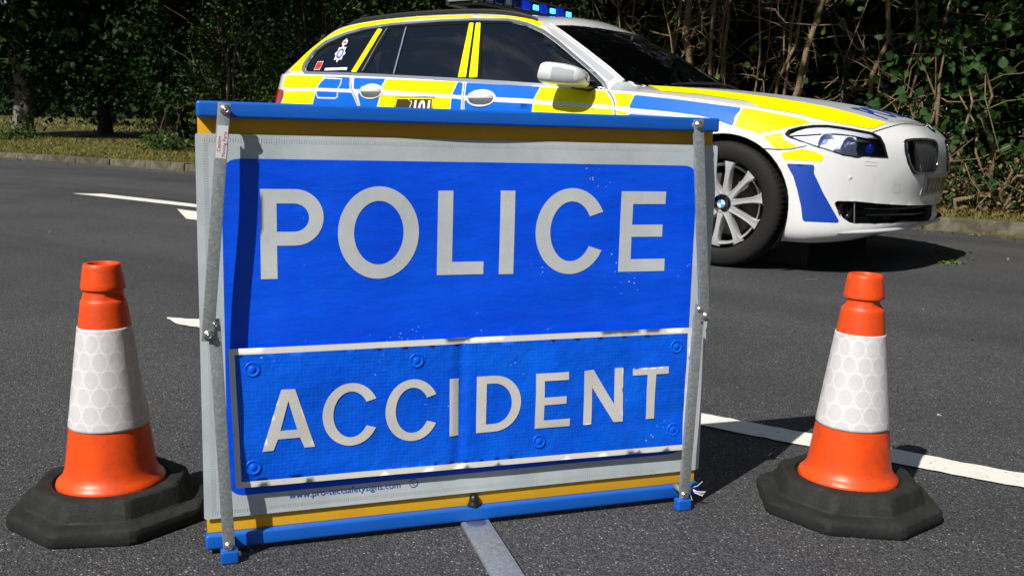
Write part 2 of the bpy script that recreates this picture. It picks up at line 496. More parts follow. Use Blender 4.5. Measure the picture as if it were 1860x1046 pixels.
def tree(name, label, s, w, rad, h, crown, n, size, m, qmin, bk, seed, group='tall roadside trees', low=None, nc=90):
    """trunk, limbs and a crown kept behind the line w + z = qmin (so the road stays in the sun)"""
    r = np.random.default_rng(seed); gz = float(ground_z(np.array(s), np.array(w))); loc = np.array(sw(s, w, gz))
    root = empty(name, loc); tag(root, label, 'tree', group)
    z = np.array([-.1, .1, .35, 1.0, 2.0, 3.2, h * .6, h * .8])
    p = np.stack([np.full(8, s), np.full(8, w), gz + z], 1); p[3:, :2] += np.cumsum(r.normal(size=(5, 2)) * .10, 0)
    v, f = tube_np(to_world(p) - loc, rad * np.array([1.35, 1.2, 1.05, 1.0, .95, .85, .6, .2]), 16)
    v += r.normal(size=v.shape) * rad * .03
    fast_mesh('trunk', v, f, bk, root, True)
    P, C = clumps(n, nc, crown, .55, r, .35)
    if low is not None:
        P2, C2 = clumps(low[0], 46, low[1], .30, r, .2); P = np.concatenate([P, P2]); C = np.concatenate([C, C2])
    k = (P[:, 1] + P[:, 2] > qmin) | ((P[:, 2] < 3.2) & (P[:, 1] > 9.2)); P = P[k]
    sz = np.full(len(k), size)
    if low is not None: sz[n:] = low[2]
    Vv, Ff = leaves(to_world(P) - loc, sz[k], rs=r)
    fast_mesh('crown', Vv, Ff, m, root)
    VV, FF, off = [], [], 0
    for k in range(34):
        tgt = C[r.integers(0, len(C))]
        if tgt[1] + tgt[2] < qmin and tgt[2] > 3.2: continue
        zz = min(max(tgt[2] * .7, 1.2), h * .75)
        a = np.array([np.interp(zz, p[:, 2], p[:, 0]), np.interp(zz, p[:, 2], p[:, 1]), zz])
        v, f = tube_np(to_world(stem_path(a, tgt, 7, .12, r)) - loc, np.linspace(rad * .3, .01, 7), 6)
        VV.append(v); FF.append(f + off); off += len(v)
    fast_mesh('limbs', np.concatenate(VV), np.concatenate(FF), bk, root, True)['kind'] = 'stuff'
    return root

# ================================================================== VEGETATION
# trees along the verge; upper crowns, out of view, are added to shade the hedge
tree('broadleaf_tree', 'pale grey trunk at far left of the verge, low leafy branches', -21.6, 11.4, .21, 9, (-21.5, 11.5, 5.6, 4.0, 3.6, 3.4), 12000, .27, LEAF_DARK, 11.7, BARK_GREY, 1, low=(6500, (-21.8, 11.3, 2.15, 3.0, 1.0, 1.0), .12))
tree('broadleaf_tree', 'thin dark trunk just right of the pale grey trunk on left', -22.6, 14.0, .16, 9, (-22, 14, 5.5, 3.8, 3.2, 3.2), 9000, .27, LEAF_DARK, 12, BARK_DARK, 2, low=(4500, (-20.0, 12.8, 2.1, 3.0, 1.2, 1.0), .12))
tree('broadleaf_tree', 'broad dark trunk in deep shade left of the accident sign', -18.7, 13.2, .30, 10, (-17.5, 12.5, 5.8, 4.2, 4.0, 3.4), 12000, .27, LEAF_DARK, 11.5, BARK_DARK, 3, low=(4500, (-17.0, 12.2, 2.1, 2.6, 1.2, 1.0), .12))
tree('shade_tree', 'tree with unseen crown added above to shade the hedge behind the car tail', -12.0, 12.0, .22, 10, (-11.5, 10.5, 6.4, 4.2, 5.2, 3.0), 10500, .25, LEAF_DARK, 10.9, BARK_DARK, 4)
tree('shade_tree', 'tree with unseen crown added above to shade the hedge behind the light bar', -6.8, 12.4, .20, 10, (-6.5, 9.8, 6.6, 4.0, 5.8, 3.0), 10500, .25, LEAF_DARK, 10.9, BARK_DARK, 5)
tree('shade_tree', 'tree with unseen crown added above to shade the hedge behind the bonnet', -2.2, 12.2, .20, 10, (-2.0, 9.5, 6.6, 4.0, 6.0, 3.0), 11000, .26, LEAF_DARK, 10.6, BARK_DARK, 6)
tree('shade_tree', 'unseen tree beyond the right edge of the view, added to shade the hedge', 3.2, 12.0, .22, 10, (3, 9.5, 6.6, 4.2, 6.0, 3.0), 9500, .26, LEAF_DARK, 10.5, BARK_DARK, 7)

# dark evergreen backing, second row
for k, (s, w, a, b, z0, z1, lab) in enumerate([
        (-15.6, 12.6, 1.9, 1.1, .2, 3.4, 'dark evergreen shrub in shade beyond the verge, left of the car'),
        (-12.4, 12.6, 2.0, 1.1, .1, 3.4, 'dark evergreen shrub behind the car tail light'),
        (-9.4, 12.4, 2.0, 1.1, .1, 3.4, 'dark evergreen shrub behind the rear side windows'),
        (-6.6, 12.0, 2.0, 1.1, .1, 3.4, 'dark evergreen shrub behind the roof light bar'),
        (-4.2, 11.8, 1.9, 1.1, .1, 3.4, 'dark evergreen shrub in the gloom behind the bare hazel stems'),
        (-1.6, 11.6, 1.9, 1.1, .1, 3.4, 'dark evergreen shrub in the gloom behind the brambles'),
        (1.2, 11.4, 2.0, 1.1, .1, 3.4, 'dark evergreen shrub past the right edge of the brambles')]):
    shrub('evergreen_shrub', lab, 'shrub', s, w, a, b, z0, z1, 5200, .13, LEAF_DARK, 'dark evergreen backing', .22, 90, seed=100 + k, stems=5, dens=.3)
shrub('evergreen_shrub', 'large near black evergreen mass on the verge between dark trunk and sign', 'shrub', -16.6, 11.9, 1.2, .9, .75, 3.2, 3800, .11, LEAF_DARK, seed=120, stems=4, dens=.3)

# taller masses farther back close the view under the crowns
for k, (s, w, a, b, z0, z1, n, lab) in enumerate([
        (-34, 21, 4.5, 1.6, .9, 6.5, 7500, 'dark tree mass beyond the lawn past the left edge of the view'),
        (-27, 19, 4.2, 1.6, .95, 6, 7500, 'dark tree mass beyond the lawn at the far left edge'),
        (-21, 19.5, 4.2, 1.6, 1.0, 6, 7500, 'dark tree mass beyond the lawn behind the pale grey trunk'),
        (-15, 18.5, 3.6, 1.6, .9, 6, 6500, 'dark tree mass beyond the lawn behind the broad dark trunk'),
        (-9.5, 16, 3.6, 1.5, .3, 6, 5200, 'dark tree mass filling the gap behind the hedge bushes'),
        (-4, 15, 3.6, 1.5, .3, 6, 5200, 'dark tree mass filling the gap behind the hazel'),
        (1.5, 14.5, 3.6, 1.5, .3, 6, 4500, 'dark tree mass filling the gap behind the brambles')]):
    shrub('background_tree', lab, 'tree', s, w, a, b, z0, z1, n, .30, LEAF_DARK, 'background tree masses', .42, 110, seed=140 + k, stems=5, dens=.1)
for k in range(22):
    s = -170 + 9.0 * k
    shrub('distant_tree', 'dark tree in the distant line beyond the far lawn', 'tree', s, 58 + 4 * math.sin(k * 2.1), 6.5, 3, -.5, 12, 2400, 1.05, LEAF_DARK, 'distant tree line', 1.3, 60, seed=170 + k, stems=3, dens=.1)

# front row: ivy and privet with small leaves behind the car tail
for k, (s, w, a, b, z1, n, lab) in enumerate([
        (-13.2, 10.6, 1.0, .8, 2.9, 4600, 'small leaved glossy hedge bush just left of the car tail light'),
        (-11.5, 10.4, 1.1, .8, 2.9, 5200, 'small leaved hedge bush directly behind the rear quarter window'),
        (-9.7, 10.2, 1.1, .8, 2.9, 5000, 'small leaved hedge bush behind the rear door roofline'),
        (-7.9, 10.1, 1.1, .8, 2.9, 4800, 'small leaved hedge bush behind the near end of the light bar')]):
    shrub('hedge_bush', lab, 'bush', s, w, a, b, .15, z1, n, .058, LEAF_IVY, 'small leaved hedge bushes', .13, 110, seed=200 + k, stems=14, bark_m=BARK_HAZEL, extra=(LEAF_PALE, .06))
shrub('ivy_bush', 'ivy covered bush behind the far end of the light bar', 'bush', -6.2, 9.9, .9, .7, .15, 2.7, 2600, .075, LEAF_IVY, None, .14, 60, seed=210, stems=22, bark_m=BARK_HAZEL, extra=(LEAF_PALE, .07))

# hazel clumps with bare stems, each stem a part
def hazel(label, s, w, n, spread, ntw, seed, thick=1.0, lean=0.0):
    r = np.random.default_rng(seed); gz = float(ground_z(np.array(s), np.array(w))); loc = np.array(sw(s, w, gz))
    root = empty('hazel_clump', loc); tag(root, label, 'shrub', 'bare hazel clumps')
    VV, FF, off = [], [], 0; paths = []
    for k in range(n):
        a = np.array([s + r.normal(0, spread), w + r.normal(0, spread * .6), gz - .05])
        b = a + np.array([r.normal(lean, .32), r.normal(0, .2), r.uniform(2.6, 3.6)])
        p = stem_path(a, b, 10, .035, r); rad = thick * r.choice([.045, .024, .015, .010], p=[.2, .25, .3, .25])
        v, f = tube_np(to_world(p) - loc, np.linspace(rad, rad * .55, 10), 9)
        fast_mesh('stem', v, f, BARK_HAZEL, root, True); paths.append(p)
    for k in range(ntw):
        p = paths[r.integers(0, n)]; q = p[r.integers(1, 9)]
        d = r.normal(size=3) * np.array([.5, .35, .28]); d[2] += .12
        e = q + d * r.uniform(.4, 1.4)
        tp = stem_path(q, e, 6, .035, r)
        v, f = tube_np(to_world(tp) - loc, np.linspace(.006, .0015, 6) * r.uniform(.5, 1.4), 5)
        VV.append(v); FF.append(f + off); off += len(v)
        for j in range(3):
            q2 = tp[r.integers(2, 6)]; e2 = q2 + r.normal(size=3) * .13
            v, f = tube_np(to_world(stem_path(q2, e2, 4, .015, r)) - loc, np.linspace(.004, .0015, 4), 4)
            VV.append(v); FF.append(f + off); off += len(v)
    fast_mesh('twigs', np.concatenate(VV), np.concatenate(FF), BARK_HAZEL, root, True)['kind'] = 'stuff'
    C = np.array([paths[r.integers(0, n)][r.integers(1, 9)] + r.normal(size=3) * .2 for _ in range(60)])
    v, f = leaves(to_world(C) - loc, .10, face=FACE, big=True, rs=r)
    fast_mesh('leaves', v, f, LEAF_PALE, root)
hazel('thin twiggy hazel clump behind the far side of the windscreen', -5.2, 9.7, 6, .22, 90, 301, .7)
hazel('hazel clump with thickest pale stem right of the windscreen', -4.35, 9.5, 7, .20, 95, 302, 1.0)
hazel('hazel clump of thin upright stems above the bonnet', -3.65, 9.5, 7, .2, 95, 303, .75, .1)
hazel('leaning hazel clump left of the bramble leaves', -2.95, 9.6, 4, .22, 60, 304, .6, .5)

# brambles on the right
for k, (s, w, a, b, z0, z1, n, lab) in enumerate([
        (-2.75, 9.35, .55, .35, .5, 1.35, 170, 'sparse bramble with large rounded leaves above the bonnet badge'),
        (-2.1, 9.35, .55, .40, .4, 2.0, 320, 'leafy bramble bush behind the front grille'),
        (-1.45, 9.2, .55, .40, .4, 2.0, 480, 'dense bramble bush at the right edge of the view'),
        (-.6, 9.2, .7, .45, .3, 2.0, 420, 'bramble bush past the right edge of the view')]):
    shrub('bramble', lab, 'bramble', s, w, a, b, z0, z1, n, .085, LEAF_BRAMBLE, 'brambles', .12, 34, big=True, seed=320 + k, stems=5, bark_m=BARK_HAZEL, dens=.5)
    shrub('undergrowth', lab.replace('bramble bush', 'low weeds under the bramble').replace('sparse bramble with large rounded leaves', 'low weeds under the sparse bramble'), 'weeds', s, w - .1, a, .3, .12, .62, 900, .045, LEAF_IVY, 'weeds under the brambles', .08, 60, seed=340 + k, stems=6, bark_m=BARK_HAZEL, extra=(LEAF_DEAD, .3))
# low weeds along the foot of the hazels and the left verge
for k, (s, w, lab) in enumerate([(-4.6, 9.3, 'low green weeds at the foot of the hazel stems'), (-3.4, 9.2, 'low weeds at the foot of the leaning hazel'),
                                 (-21.0, 11.0, 'bright green weed tuft beside the pale grey trunk'), (-15.2, 10.6, 'green weeds spilling onto the verge beside left sign edge')]):
    shrub('weed_patch', lab, 'weeds', s, w, .55, .3, .15, .62 if s > -10 else .50, 700, .05 if s > -10 else .07, LEAF_IVY, 'weed patches', .08, 40, seed=360 + k, stems=4, extra=(LEAF_PALE, .4))

# unseen trees round the camera: car reflections, plus more added to block low sky
for k, (s, w) in enumerate([(-18, -17), (-10, -18), (-2, -17.5), (6, -18), (13, -15), (17, -8), (19, 0), (18, 8)]):
    r = tree('broadleaf_tree', 'unseen tree around the viewer, mirrored in the car and screening the low sky', s, w, .25, 13, (s, w, 7.0, 4.6, 2.8, 5.6), 4200, .45, LEAF_DARK, -99, BARK_DARK, 400 + k, 'unseen trees around the viewer', nc=60)

# ---- grass on the verge, leaf litter and bits
gb = mat('grass_blades', (.08, .10, .02), .7, spec=.3); t = NT(gb); c = t.coord()
t.base(t.ramp(t.noise(c, 5, 6, .8), [(.3, (.05, .070, .012)), (.46, (.125, .135, .022)), (.60, (.22, .185, .05)), (.75, (.17, .115, .055))]))
def grass(n, s0, s1, w0, w1, h, wd, seed):
    r = np.random.default_rng(seed); s = r.uniform(s0, s1, n); w = r.uniform(w0, w1, n)
    k = np.interp(s, [-17, -12, -1, 10], [8.55, 8.60, 8.20, 8.15]); w = np.maximum(w, k + .13)
    P = to_world(np.stack([s, w, ground_z(s, w)], 1)); a = r.uniform(0, 6.28, n); hh = h * r.uniform(.3, 1.3, n)
    D = np.stack([np.cos(a), np.sin(a), 0 * a], 1) * (wd * r.uniform(.6, 1.4, n))[:, None]
    T = P + np.stack([r.normal(0, .6, n) * hh, r.normal(0, .6, n) * hh, hh], 1)
    V = np.stack([P - D, P + D, T], 1).reshape(-1, 3)
    return V, np.arange(n * 3).reshape(n, 3)
v1, f1 = grass(52000, -34, -9, 8.7, 12.2, .055, .006, 1)
v2, f2 = grass(14000, -9, 3, 8.3, 8.95, .04, .004, 2)
v3, f3 = grass(16000, -50, -10, 15, 40, .12, .02, 3)
v4, f4 = grass(9000, -34, -9, 8.65, 8.85, .07, .006, 4)
V = np.concatenate([v1, v2, v3, v4]); n1, n2, n3 = len(v1), len(v2), len(v3)
tag(fast_mesh('grass', V, np.concatenate([f1, f2 + n1, f3 + n1 + n2, f4 + n1 + n2 + n3]), gb), 'short sunlit grass and moss on the verge', 'grass', kind='stuff')
def litter(n, s0, s1, w0, w1, size, seed):
    r = np.random.default_rng(seed); s = r.uniform(s0, s1, n); w = r.uniform(w0, w1, n)
    z = np.where(w > np.interp(s, [-17, -12, -1, 10], [8.7, 8.75, 8.35, 8.3]), ground_z(s, w) + r.uniform(.005, .05, n), np.where(w > np.interp(s, [-17, -12, -1, 10], [8.55, 8.60, 8.20, 8.15]), .12, .006))
    return leaves(to_world(np.stack([s, w, z], 1)), size, up=2.2, rs=r)
la, fa = litter(2600, -3.6, 2, 8.5, 9.4, .05, 5); lb, fb = litter(700, -30, -10, 8.7, 11.5, .06, 6)
lc, fc2 = litter(170, -4, 1, 7.95, 8.19, .03, 7); ld, fd = litter(120, -26, -10, 8.25, 8.5, .035, 8)
V = np.concatenate([la, lb, lc, ld]); o1, o2, o3 = len(la), len(la) + len(lb), len(la) + len(lb) + len(lc)
tag(fast_mesh('leaf_litter', V, np.concatenate([fa, fb + o1, fc2 + o2, fd + o3]), LEAF_DEAD), 'dry brown leaves and bits lying on the verge and in the gutter', 'leaves', kind='stuff')
r = np.random.default_rng(77)
n = 240; P = np.stack([r.uniform(-7, 6, n), r.uniform(1.5, 11, n), np.full(n, .004)], 1); k = (P @ np.array([UW[0], UW[1], 0])) < 8.0
v, f = leaves(P[k], .016, up=3, rs=r)
tag(fast_mesh('road_grit', v, f, mat('pale_grit', (.32, .29, .23), .9)), 'scattered pale grit and leaf bits on the asphalt', 'grit', kind='stuff')
# twigs and leaf scraps lying on the road
for k, (x, y, L, a, m, lab) in enumerate([(2.55, 5.62, .20, .3, LEAF_PALE, 'pale green leafy sprig on the road right of the car shadow'),
                                          (2.75, 6.05, .12, -.2, LEAF_PALE, 'small green sprig lying beyond the front bumper shadow'),
                                          (1.47, 4.75, .07, .2, LEAF_DEAD, 'thin dry grass stalk on the road above the right cone'),
                                          (.75, 4.85, .05, .5, BARK_DARK, 'tiny dark twig on the road right of the front wheel')]):
    r = np.random.default_rng(500 + k); root = empty('fallen_sprig', (x, y, 0)); tag(root, lab, 'sprig')
    p = np.stack([np.linspace(-L / 2, L / 2, 6) * math.cos(a), np.linspace(-L / 2, L / 2, 6) * math.sin(a), .006 + r.uniform(0, .006, 6)], 1)
    v, f = tube_np(p, .0022, 5); fast_mesh('stalk', v, f, BARK_HAZEL if m is not BARK_DARK else m, root, True)
    if m is LEAF_PALE:
        q = p[r.integers(0, 6, 26)] + r.normal(size=(26, 3)) * np.array([.03, .03, .004]); q[:, 2] = np.maximum(q[:, 2], .006)
        v, f = leaves(q, .035, up=2, rs=r); fast_mesh('leaves', v, f, m, root)

# ================================================================== FOLDING SIGN
SK = 1.07
S0 = Vector((0, 0, CAM_H)) + SK * (Vector((-.4542, 1.392, .10)) - Vector((0, 0, CAM_H)))
SYAW = .343
SZ = S0.z
sign = empty('police_accident_sign', (S0.x, S0.y, 0), (-.005, 0, SYAW))
tag(sign, 'blue folding sign reading POLICE ACCIDENT standing in the road between two cones', 'sign')
VINYL = mat('grey_reflective_vinyl', (.5, .55, .57), .42, spec=.5)
t = NT(VINYL); c = t.coord()
n = t.noise(c, 7, 6, .65); fine = t.noise(c, 500, 2)
cc = t.ramp(n, [(.3, (.40, .46, .49)), (.55, (.52, .58, .61)), (.8, (.62, .66, .68))])
t.base(cc); t.bump(t.math('ADD', fine, t.math('MULTIPLY', t.noise(c, 9, 3), 3)), .12, .002)
def blue_mat(name, col, col2, spots=True):
    m = mat(name, col, .42, spec=.28); t = NT(m); c = t.coord()
    n = t.noise(c, 6, 5, .7)
    cc = t.mix(t.ramp(n, [(.35, (0, 0, 0)), (.70, (1, 1, 1))]), col, col2)
    mp = t.new('ShaderNodeMapping'); mp.inputs['Scale'].default_value = (4, 4, 90); t.link(c, mp.inputs[0])
    scr = t.ramp(t.noise(mp.outputs[0], 3, 6, .8), [(.70, (0, 0, 0)), (.80, (1, 1, 1))])
    cc = t.mix(t.math('MULTIPLY', scr, .34), cc, (.10, .25, .75))
    if spots:
        vd = t.voro(c, 110, 'Distance'); sp = t.ramp(vd, [(.10, (1, 1, 1)), (.17, (0, 0, 0))])
        msk = t.ramp(t.noise(c, 8, 3, .6), [(.60, (0, 0, 0)), (.66, (1, 1, 1))])
        cc = t.mix(t.mix(1.0, sp, msk, 'MULTIPLY'), cc, (.55, .66, .85))
    t.base(cc)
    r = t.ramp(t.noise(c, 22, 4), [(.3, (.30, .30, .30)), (.7, (.48, .48, .48))]); t.rough(r)
    return m, t, c
BLUE, t, c = blue_mat('blue_reflective_vinyl', (.0, .070, .80), (.001, .100, .90))
mpc = t.new('ShaderNodeMapping'); mpc.inputs['Scale'].default_value = (1, 1, 3); mpc.inputs['Rotation'].default_value = (0, .5, 0); t.link(c, mpc.inputs[0])
t.bump(t.math('ADD', t.math('MULTIPLY', t.noise(c, 420, 2), .06), t.noise(mpc.outputs[0], 4.5, 4, .5)), .42, .014)
BLUE2, t, c = blue_mat('blue_canvas_plate', (.0, .090, .76), (.001, .135, .87))
cp = t.new('ShaderNodeSeparateXYZ'); t.link(c, cp.inputs[0])
wv = t.math('ADD', t.math('SINE', t.math('MULTIPLY', cp.outputs[0], 1000)), t.math('SINE', t.math('MULTIPLY', cp.outputs[2], 1000)))
h = t.math('ADD', t.math('MULTIPLY', wv, .04), t.math('MULTIPLY', t.noise(c, 14, 4), 6))
t.bump(h, .35, .003)
stain = t.ramp(t.noise(c, 19, 6, .8), [(.62, (0, 0, 0)), (.76, (1, 1, 1))])
lk = t.b.inputs['Base Color'].links[0].from_socket
t.base(t.mix(t.math('MULTIPLY', stain, .45), lk, (.003, .02, .12)))
SILV = mat('silver_letter_film', (.42, .43, .42), .45); t = NT(SILV); c = t.coord()
vd = t.voro(c, 90, 'Distance')
t.base(t.mix(t.ramp(vd, [(.05, (1, 1, 1)), (.09, (0, 0, 0))]), t.ramp(t.noise(c, 12, 6, .7), [(.3, (.48, .53, .56)), (.7, (.61, .64, .64))]), (.9, .9, .9)))
t.bump(t.noise(c, 500, 2), .15, .001)
SILV2 = mat('worn_letter_film', (.48, .47, .44), .5); t = NT(SILV2); c = t.coord()
t.base(t.mix(t.ramp(t.noise(c, 38, 6, .8), [(.66, (0, 0, 0)), (.80, (1, 1, 1))]), t.ramp(t.noise(c, 11, 6, .7), [(.3, (.58, .58, .56)), (.7, (.69, .68, .65))]), (.60, .59, .56)))
t.bump(t.noise(c, 260, 3), .10, .002)
PLATEW = mat('plate_white_border', (.60, .58, .52), .6); t = NT(PLATEW); c = t.coord()
t.base(t.mix(t.ramp(t.noise(c, 30, 7, .8), [(.62, (0, 0, 0)), (.80, (1, 1, 1))]), (.80, .78, .71), (.60, .56, .48)))
RAIL = dirty(mat('blue_rail_paint', (.005, .12, .52), .35, coat=.2), (.004, .115, .56), .35, 5, (.25, .45))
YELL = dirty(mat('yellow_board', (.60, .36, .01), .45), (.80, .42, .006), .25, 7, (.35, .55))
GALV = mat('galvanised_steel', (.36, .39, .40), .42, .5)
t = NT(GALV); c = t.coord()
sp = t.voro(c, 260, 'Color'); sx = t.new('ShaderNodeSeparateColor'); t.link(sp, sx.inputs[0])
n = t.mix(.45, sx.outputs[0], t.noise(c, 160, 4, .7))
t.base(t.ramp(n, [(.25, (.27, .305, .32)), (.6, (.35, .385, .40)), (.85, (.46, .495, .505))]))
t.rough(t.ramp(n, [(.2, (.5, .5, .5)), (.8, (.33, .33, .33))]))
BOLT = mat('zinc_bolt', (.5, .5, .5), .3, .9)
BLACKP = mat('black_plastic', (.012, .012, .013), .4)
REDT = mat('red_print', (.35, .02, .03), .6)
BLUET = mat('blue_print', (.0, .07, .42), .6)
STKR = mat('white_sticker', (.70, .68, .70), .5)
CLEAR = mat('stitch_thread', (.62, .64, .65), .5)

def wav(a, b):
    """gentle ripple of the vinyl sheet, metres in metres out (towards the viewer)"""
    return np.clip(b / .07, .12, 1) * (.0022 * np.sin(a * 5.2 + 1.1 + 2.2 * b) + .0016 * np.sin(b * 9 + 3 * a) + .0012 * np.sin(a * 17 - 6 * b + .5)
            + .0010 * np.sin(a * 9 + b * 21))
def wav2(a, b):
    """stronger creases of the canvas plate, with a fold down the middle"""
    edge = np.clip((b - .062) / .06, 0, 1) * np.clip((.272 - b) / .06, 0, 1)
    return (wav(a, b) * .6 + .0015 + edge * (.0030 * np.sin(a * 15 + 9 * b) * np.sin(b * 13 + a * 5) + .0011 * np.sin(a * 33 - 19 * b + 1) * np.sin(a * 7)
            + .0004 * np.sin((a + b) * 71)) - .0042 * np.exp(-((a - .422 - .02 * (b - .16)) / .009) ** 2))
def sheet(name, outer, holes, off, m, parent, wave=wav, step=.014):
    V2, F2 = cdt(np.array(outer) * SK / 1000, [np.array(h) * SK / 1000 for h in holes], step)
    y = -(wave(V2[:, 0], V2[:, 1]) + off)
    V3 = np.stack([V2[:, 0], y, V2[:, 1] + SZ], 1)
    # make the faces look at the viewer (-y)
    a = V3[F2]; nn = np.cross(a[:, 1] - a[:, 0], a[:, 2] - a[:, 0])[:, 1]
    F2 = np.where((nn > 0)[:, None], F2[:, ::-1], F2)
    return fast_mesh(name, V3, F2, m, parent, True)
def rect(x0, x1, y0, y1): return [(x0, y0), (x1, y0), (x1, y1), (x0, y1)]
def ell(cx, cy, rx, ry, a0=0, a1=360, n=36):
    return [(cx + rx * math.cos(R(a0 + (a1 - a0) * k / n)), cy + ry * math.sin(R(a0 + (a1 - a0) * k / n))) for k in range(n + (0 if a1 - a0 >= 360 else 1))]
def letter_C(cx, cy, rx, ry, ix, iy, op): return [ell(cx, cy, rx, ry, op, 360 - op, 40) + ell(cx, cy, ix, iy, op + 3, 357 - op, 40)[::-1]]
def letter_E(x0, x1, xm, y0, y1, st, ar, ym0, ym1): return [[(x0, y0), (x1, y0), (x1, y0 + ar), (x0 + st, y0 + ar), (x0 + st, ym0), (xm, ym0), (xm, ym1), (x0 + st, ym1), (x0 + st, y1 - ar), (x1 - 4, y1 - ar), (x1 - 4, y1), (x0, y1)]]
POL = [
    [[(88, 363), (112, 363), (112, 412)] + ell(138.8, 453.7, 41.7, 41.7, -90, 90, 20) + [(88.5, 495.4)], [(112, 432.5)] + ell(137.4, 453.4, 21.6, 20.9, -90, 90, 16) + [(112, 474.3)]],
    [ell(264.4, 429.7, 62.8, 70.7, n=48), ell(264.4, 429.7, 38.4, 48.8, n=44)],
    [[(357, 362), (433.3, 362), (433.3, 382.5), (381.5, 382.5), (381.5, 494.3), (357, 494.3)]],
    [rect(459.2, 483.7, 361.3, 494.9)],
    letter_C(582, 429.3, 62.5, 70.4, 37, 49, 27),
    letter_E(669.8, 756, 749, 360.5, 495, 22.3, 21, 419, 439.4)]
ACC = [
    [[(84.8, 104.8), (101.3, 104.8), (108, 121.5), (141, 121.5), (147.6, 104.8), (163.5, 104.8), (133.9, 198), (113.8, 198)], [(111.8, 134.5), (136.8, 134.5), (124, 180)]],
    letter_C(219, 151.5, 43.8, 49.9, 27.5, 36.5, 28),
    letter_C(316, 150.9, 43.8, 49.9, 27.5, 36.5, 28),
    [rect(376.9, 392.5, 103.2, 197)],
    [[(421.5, 105.2)] + ell(452, 151.8, 45.5, 46.6, -90, 90, 22) + [(421.5, 198.4)], [(438.4, 118)] + ell(451, 151.8, 30.8, 33.8, -90, 90, 20) + [(438.4, 185.6)]],
    letter_E(522.5, 584.8, 577.5, 105, 197.7, 15.4, 13.2, 144.2, 157),
    [[(609.5, 104.5), (624.6, 104.7), (624.6, 168), (665.5, 105.7), (682.8, 105.5), (682, 198.3), (666, 198.5), (666.2, 136), (626.5, 198), (609.5, 197)]],
    [[(727.2, 105.8), (743.4, 105.8), (743.4, 184), (766.8, 184), (766.6, 197), (699.8, 196), (699.8, 183.5), (727.2, 183.8)]]]

# rails, board, sheet
def rail(name, x0, x1, z0, z1, d0, d1, m):
    bm = bmesh.new()
    add_box(bm, ((x0 + x1) / 2, -(d0 + d1) / 2, (z0 + z1) / 2 + SZ), (x1 - x0, d1 - d0, z1 - z0))
    return bm_obj(name, bm, m, sign, True, .0045, 3)
rail('top_rail', .003, .899, .6375, .662, -.020, .0185, RAIL)
rail('bottom_rail', .0015, .905, .0092 - SZ, .0335 - SZ, -.012, .012, RAIL)
bb_ = box('back_board', (.4515, .022, .31 + SZ), (.893, .008, .670), YELL, sign, .001)
box('board_edge', (.4515, .0105, .618 + SZ), (.893, .018, .052), YELL, bb_, .001)
box('board_edge', (.4515, .0100, -.002 + SZ), (.893, .018, .046), YELL, bb_, .001)
fab = sheet('vinyl_sheet', round_poly(rect(.2, 844.8, 0, 573.2), 4), [], .004, VINYL, sign, step=.02)
sheet('blue_field', round_poly(rect(35, 809, 34, 538.8), 28, 6), [], .0046, BLUE, fab, step=.016)
for L in POL: sheet('letter', L[0], L[1:], .0052, SILV, fab)
# welded ladder stitching round the sheet
VV, FF = [], []
def ticks(p0, p1, n, ln, dirv):
    p0, p1, dirv = map(lambda q: np.array(q, float), (p0, p1, dirv)); d = (p1 - p0) / np.linalg.norm(p1 - p0) * .9
    for k in range(n):
        c0 = p0 + (p1 - p0) * (k + .5) / n
        for q in (c0 - d * .5, c0 + d * .5, c0 + d * .5 + dirv * ln, c0 - d * .5 + dirv * ln): VV.append(q * SK / 1000)
        j = len(VV); FF.append((j - 4, j - 3, j - 2, j - 1))
ticks((10, 562), (836, 562), 230, 6.5, (0, 1)); ticks((10, 7), (836, 7), 230, 6.5, (0, 1))
ticks((10, 8), (10, 562), 155, 7, (1, 0)); ticks((831, 8), (831, 562), 155, 7, (1, 0))
A = np.array(VV); V3 = np.stack([A[:, 0], -(wav(A[:, 0], A[:, 1]) + .0045), A[:, 1] + SZ], 1)
fast_mesh('stitching', V3, np.array(FF), CLEAR, fab)
# web address printed along the foot of the sheet
def on_sheet(o, off, wave=wav):
    me = o.data; n = len(me.vertices); co = np.empty(n * 3, np.float32); me.vertices.foreach_get('co', co); co = co.reshape(-1, 3)
    a, b = co[:, 0].copy(), co[:, 1].copy()
    co[:, 1] = -(wave(a, b) + off); co[:, 2] = b + SZ
    me.vertices.foreach_set('co', co.ravel()); me.update(); return o
def fit_text(name, body, x0, x1, y0, size, m, parent, off, wave=wav, bold=0.0):
    o = text_mesh(name, body, 1.0, m, parent, bold=bold)
    me = o.data; n = len(me.vertices); co = np.empty(n * 3, np.float32); me.vertices.foreach_get('co', co); co = co.reshape(-1, 3)
    co[:, 0] = (co[:, 0] - co[:, 0].min()) / (np.ptp(co[:, 0])) * (x1 - x0) + x0; co[:, 1] = co[:, 1] * size + y0; co *= SK / 1000
    me.vertices.foreach_set('co', co.ravel()); return on_sheet(o, off, wave)
fit_text('printed_web_address', 'www.pro-tectsafetysigns.com', 124.9, 300, 21.0, 14.5, BLUET, fab, .0046)
fit_text('printed_mark', 'C', 319.2, 324.5, 23.3, 8, BLUET, fab, .0046)
sheet('printed_mark_ring', ell(321.8, 26.2, 7.2, 7.2, n=24), [ell(321.8, 26.2, 6.1, 6.1, n=24)], .0046, BLUET, fab)

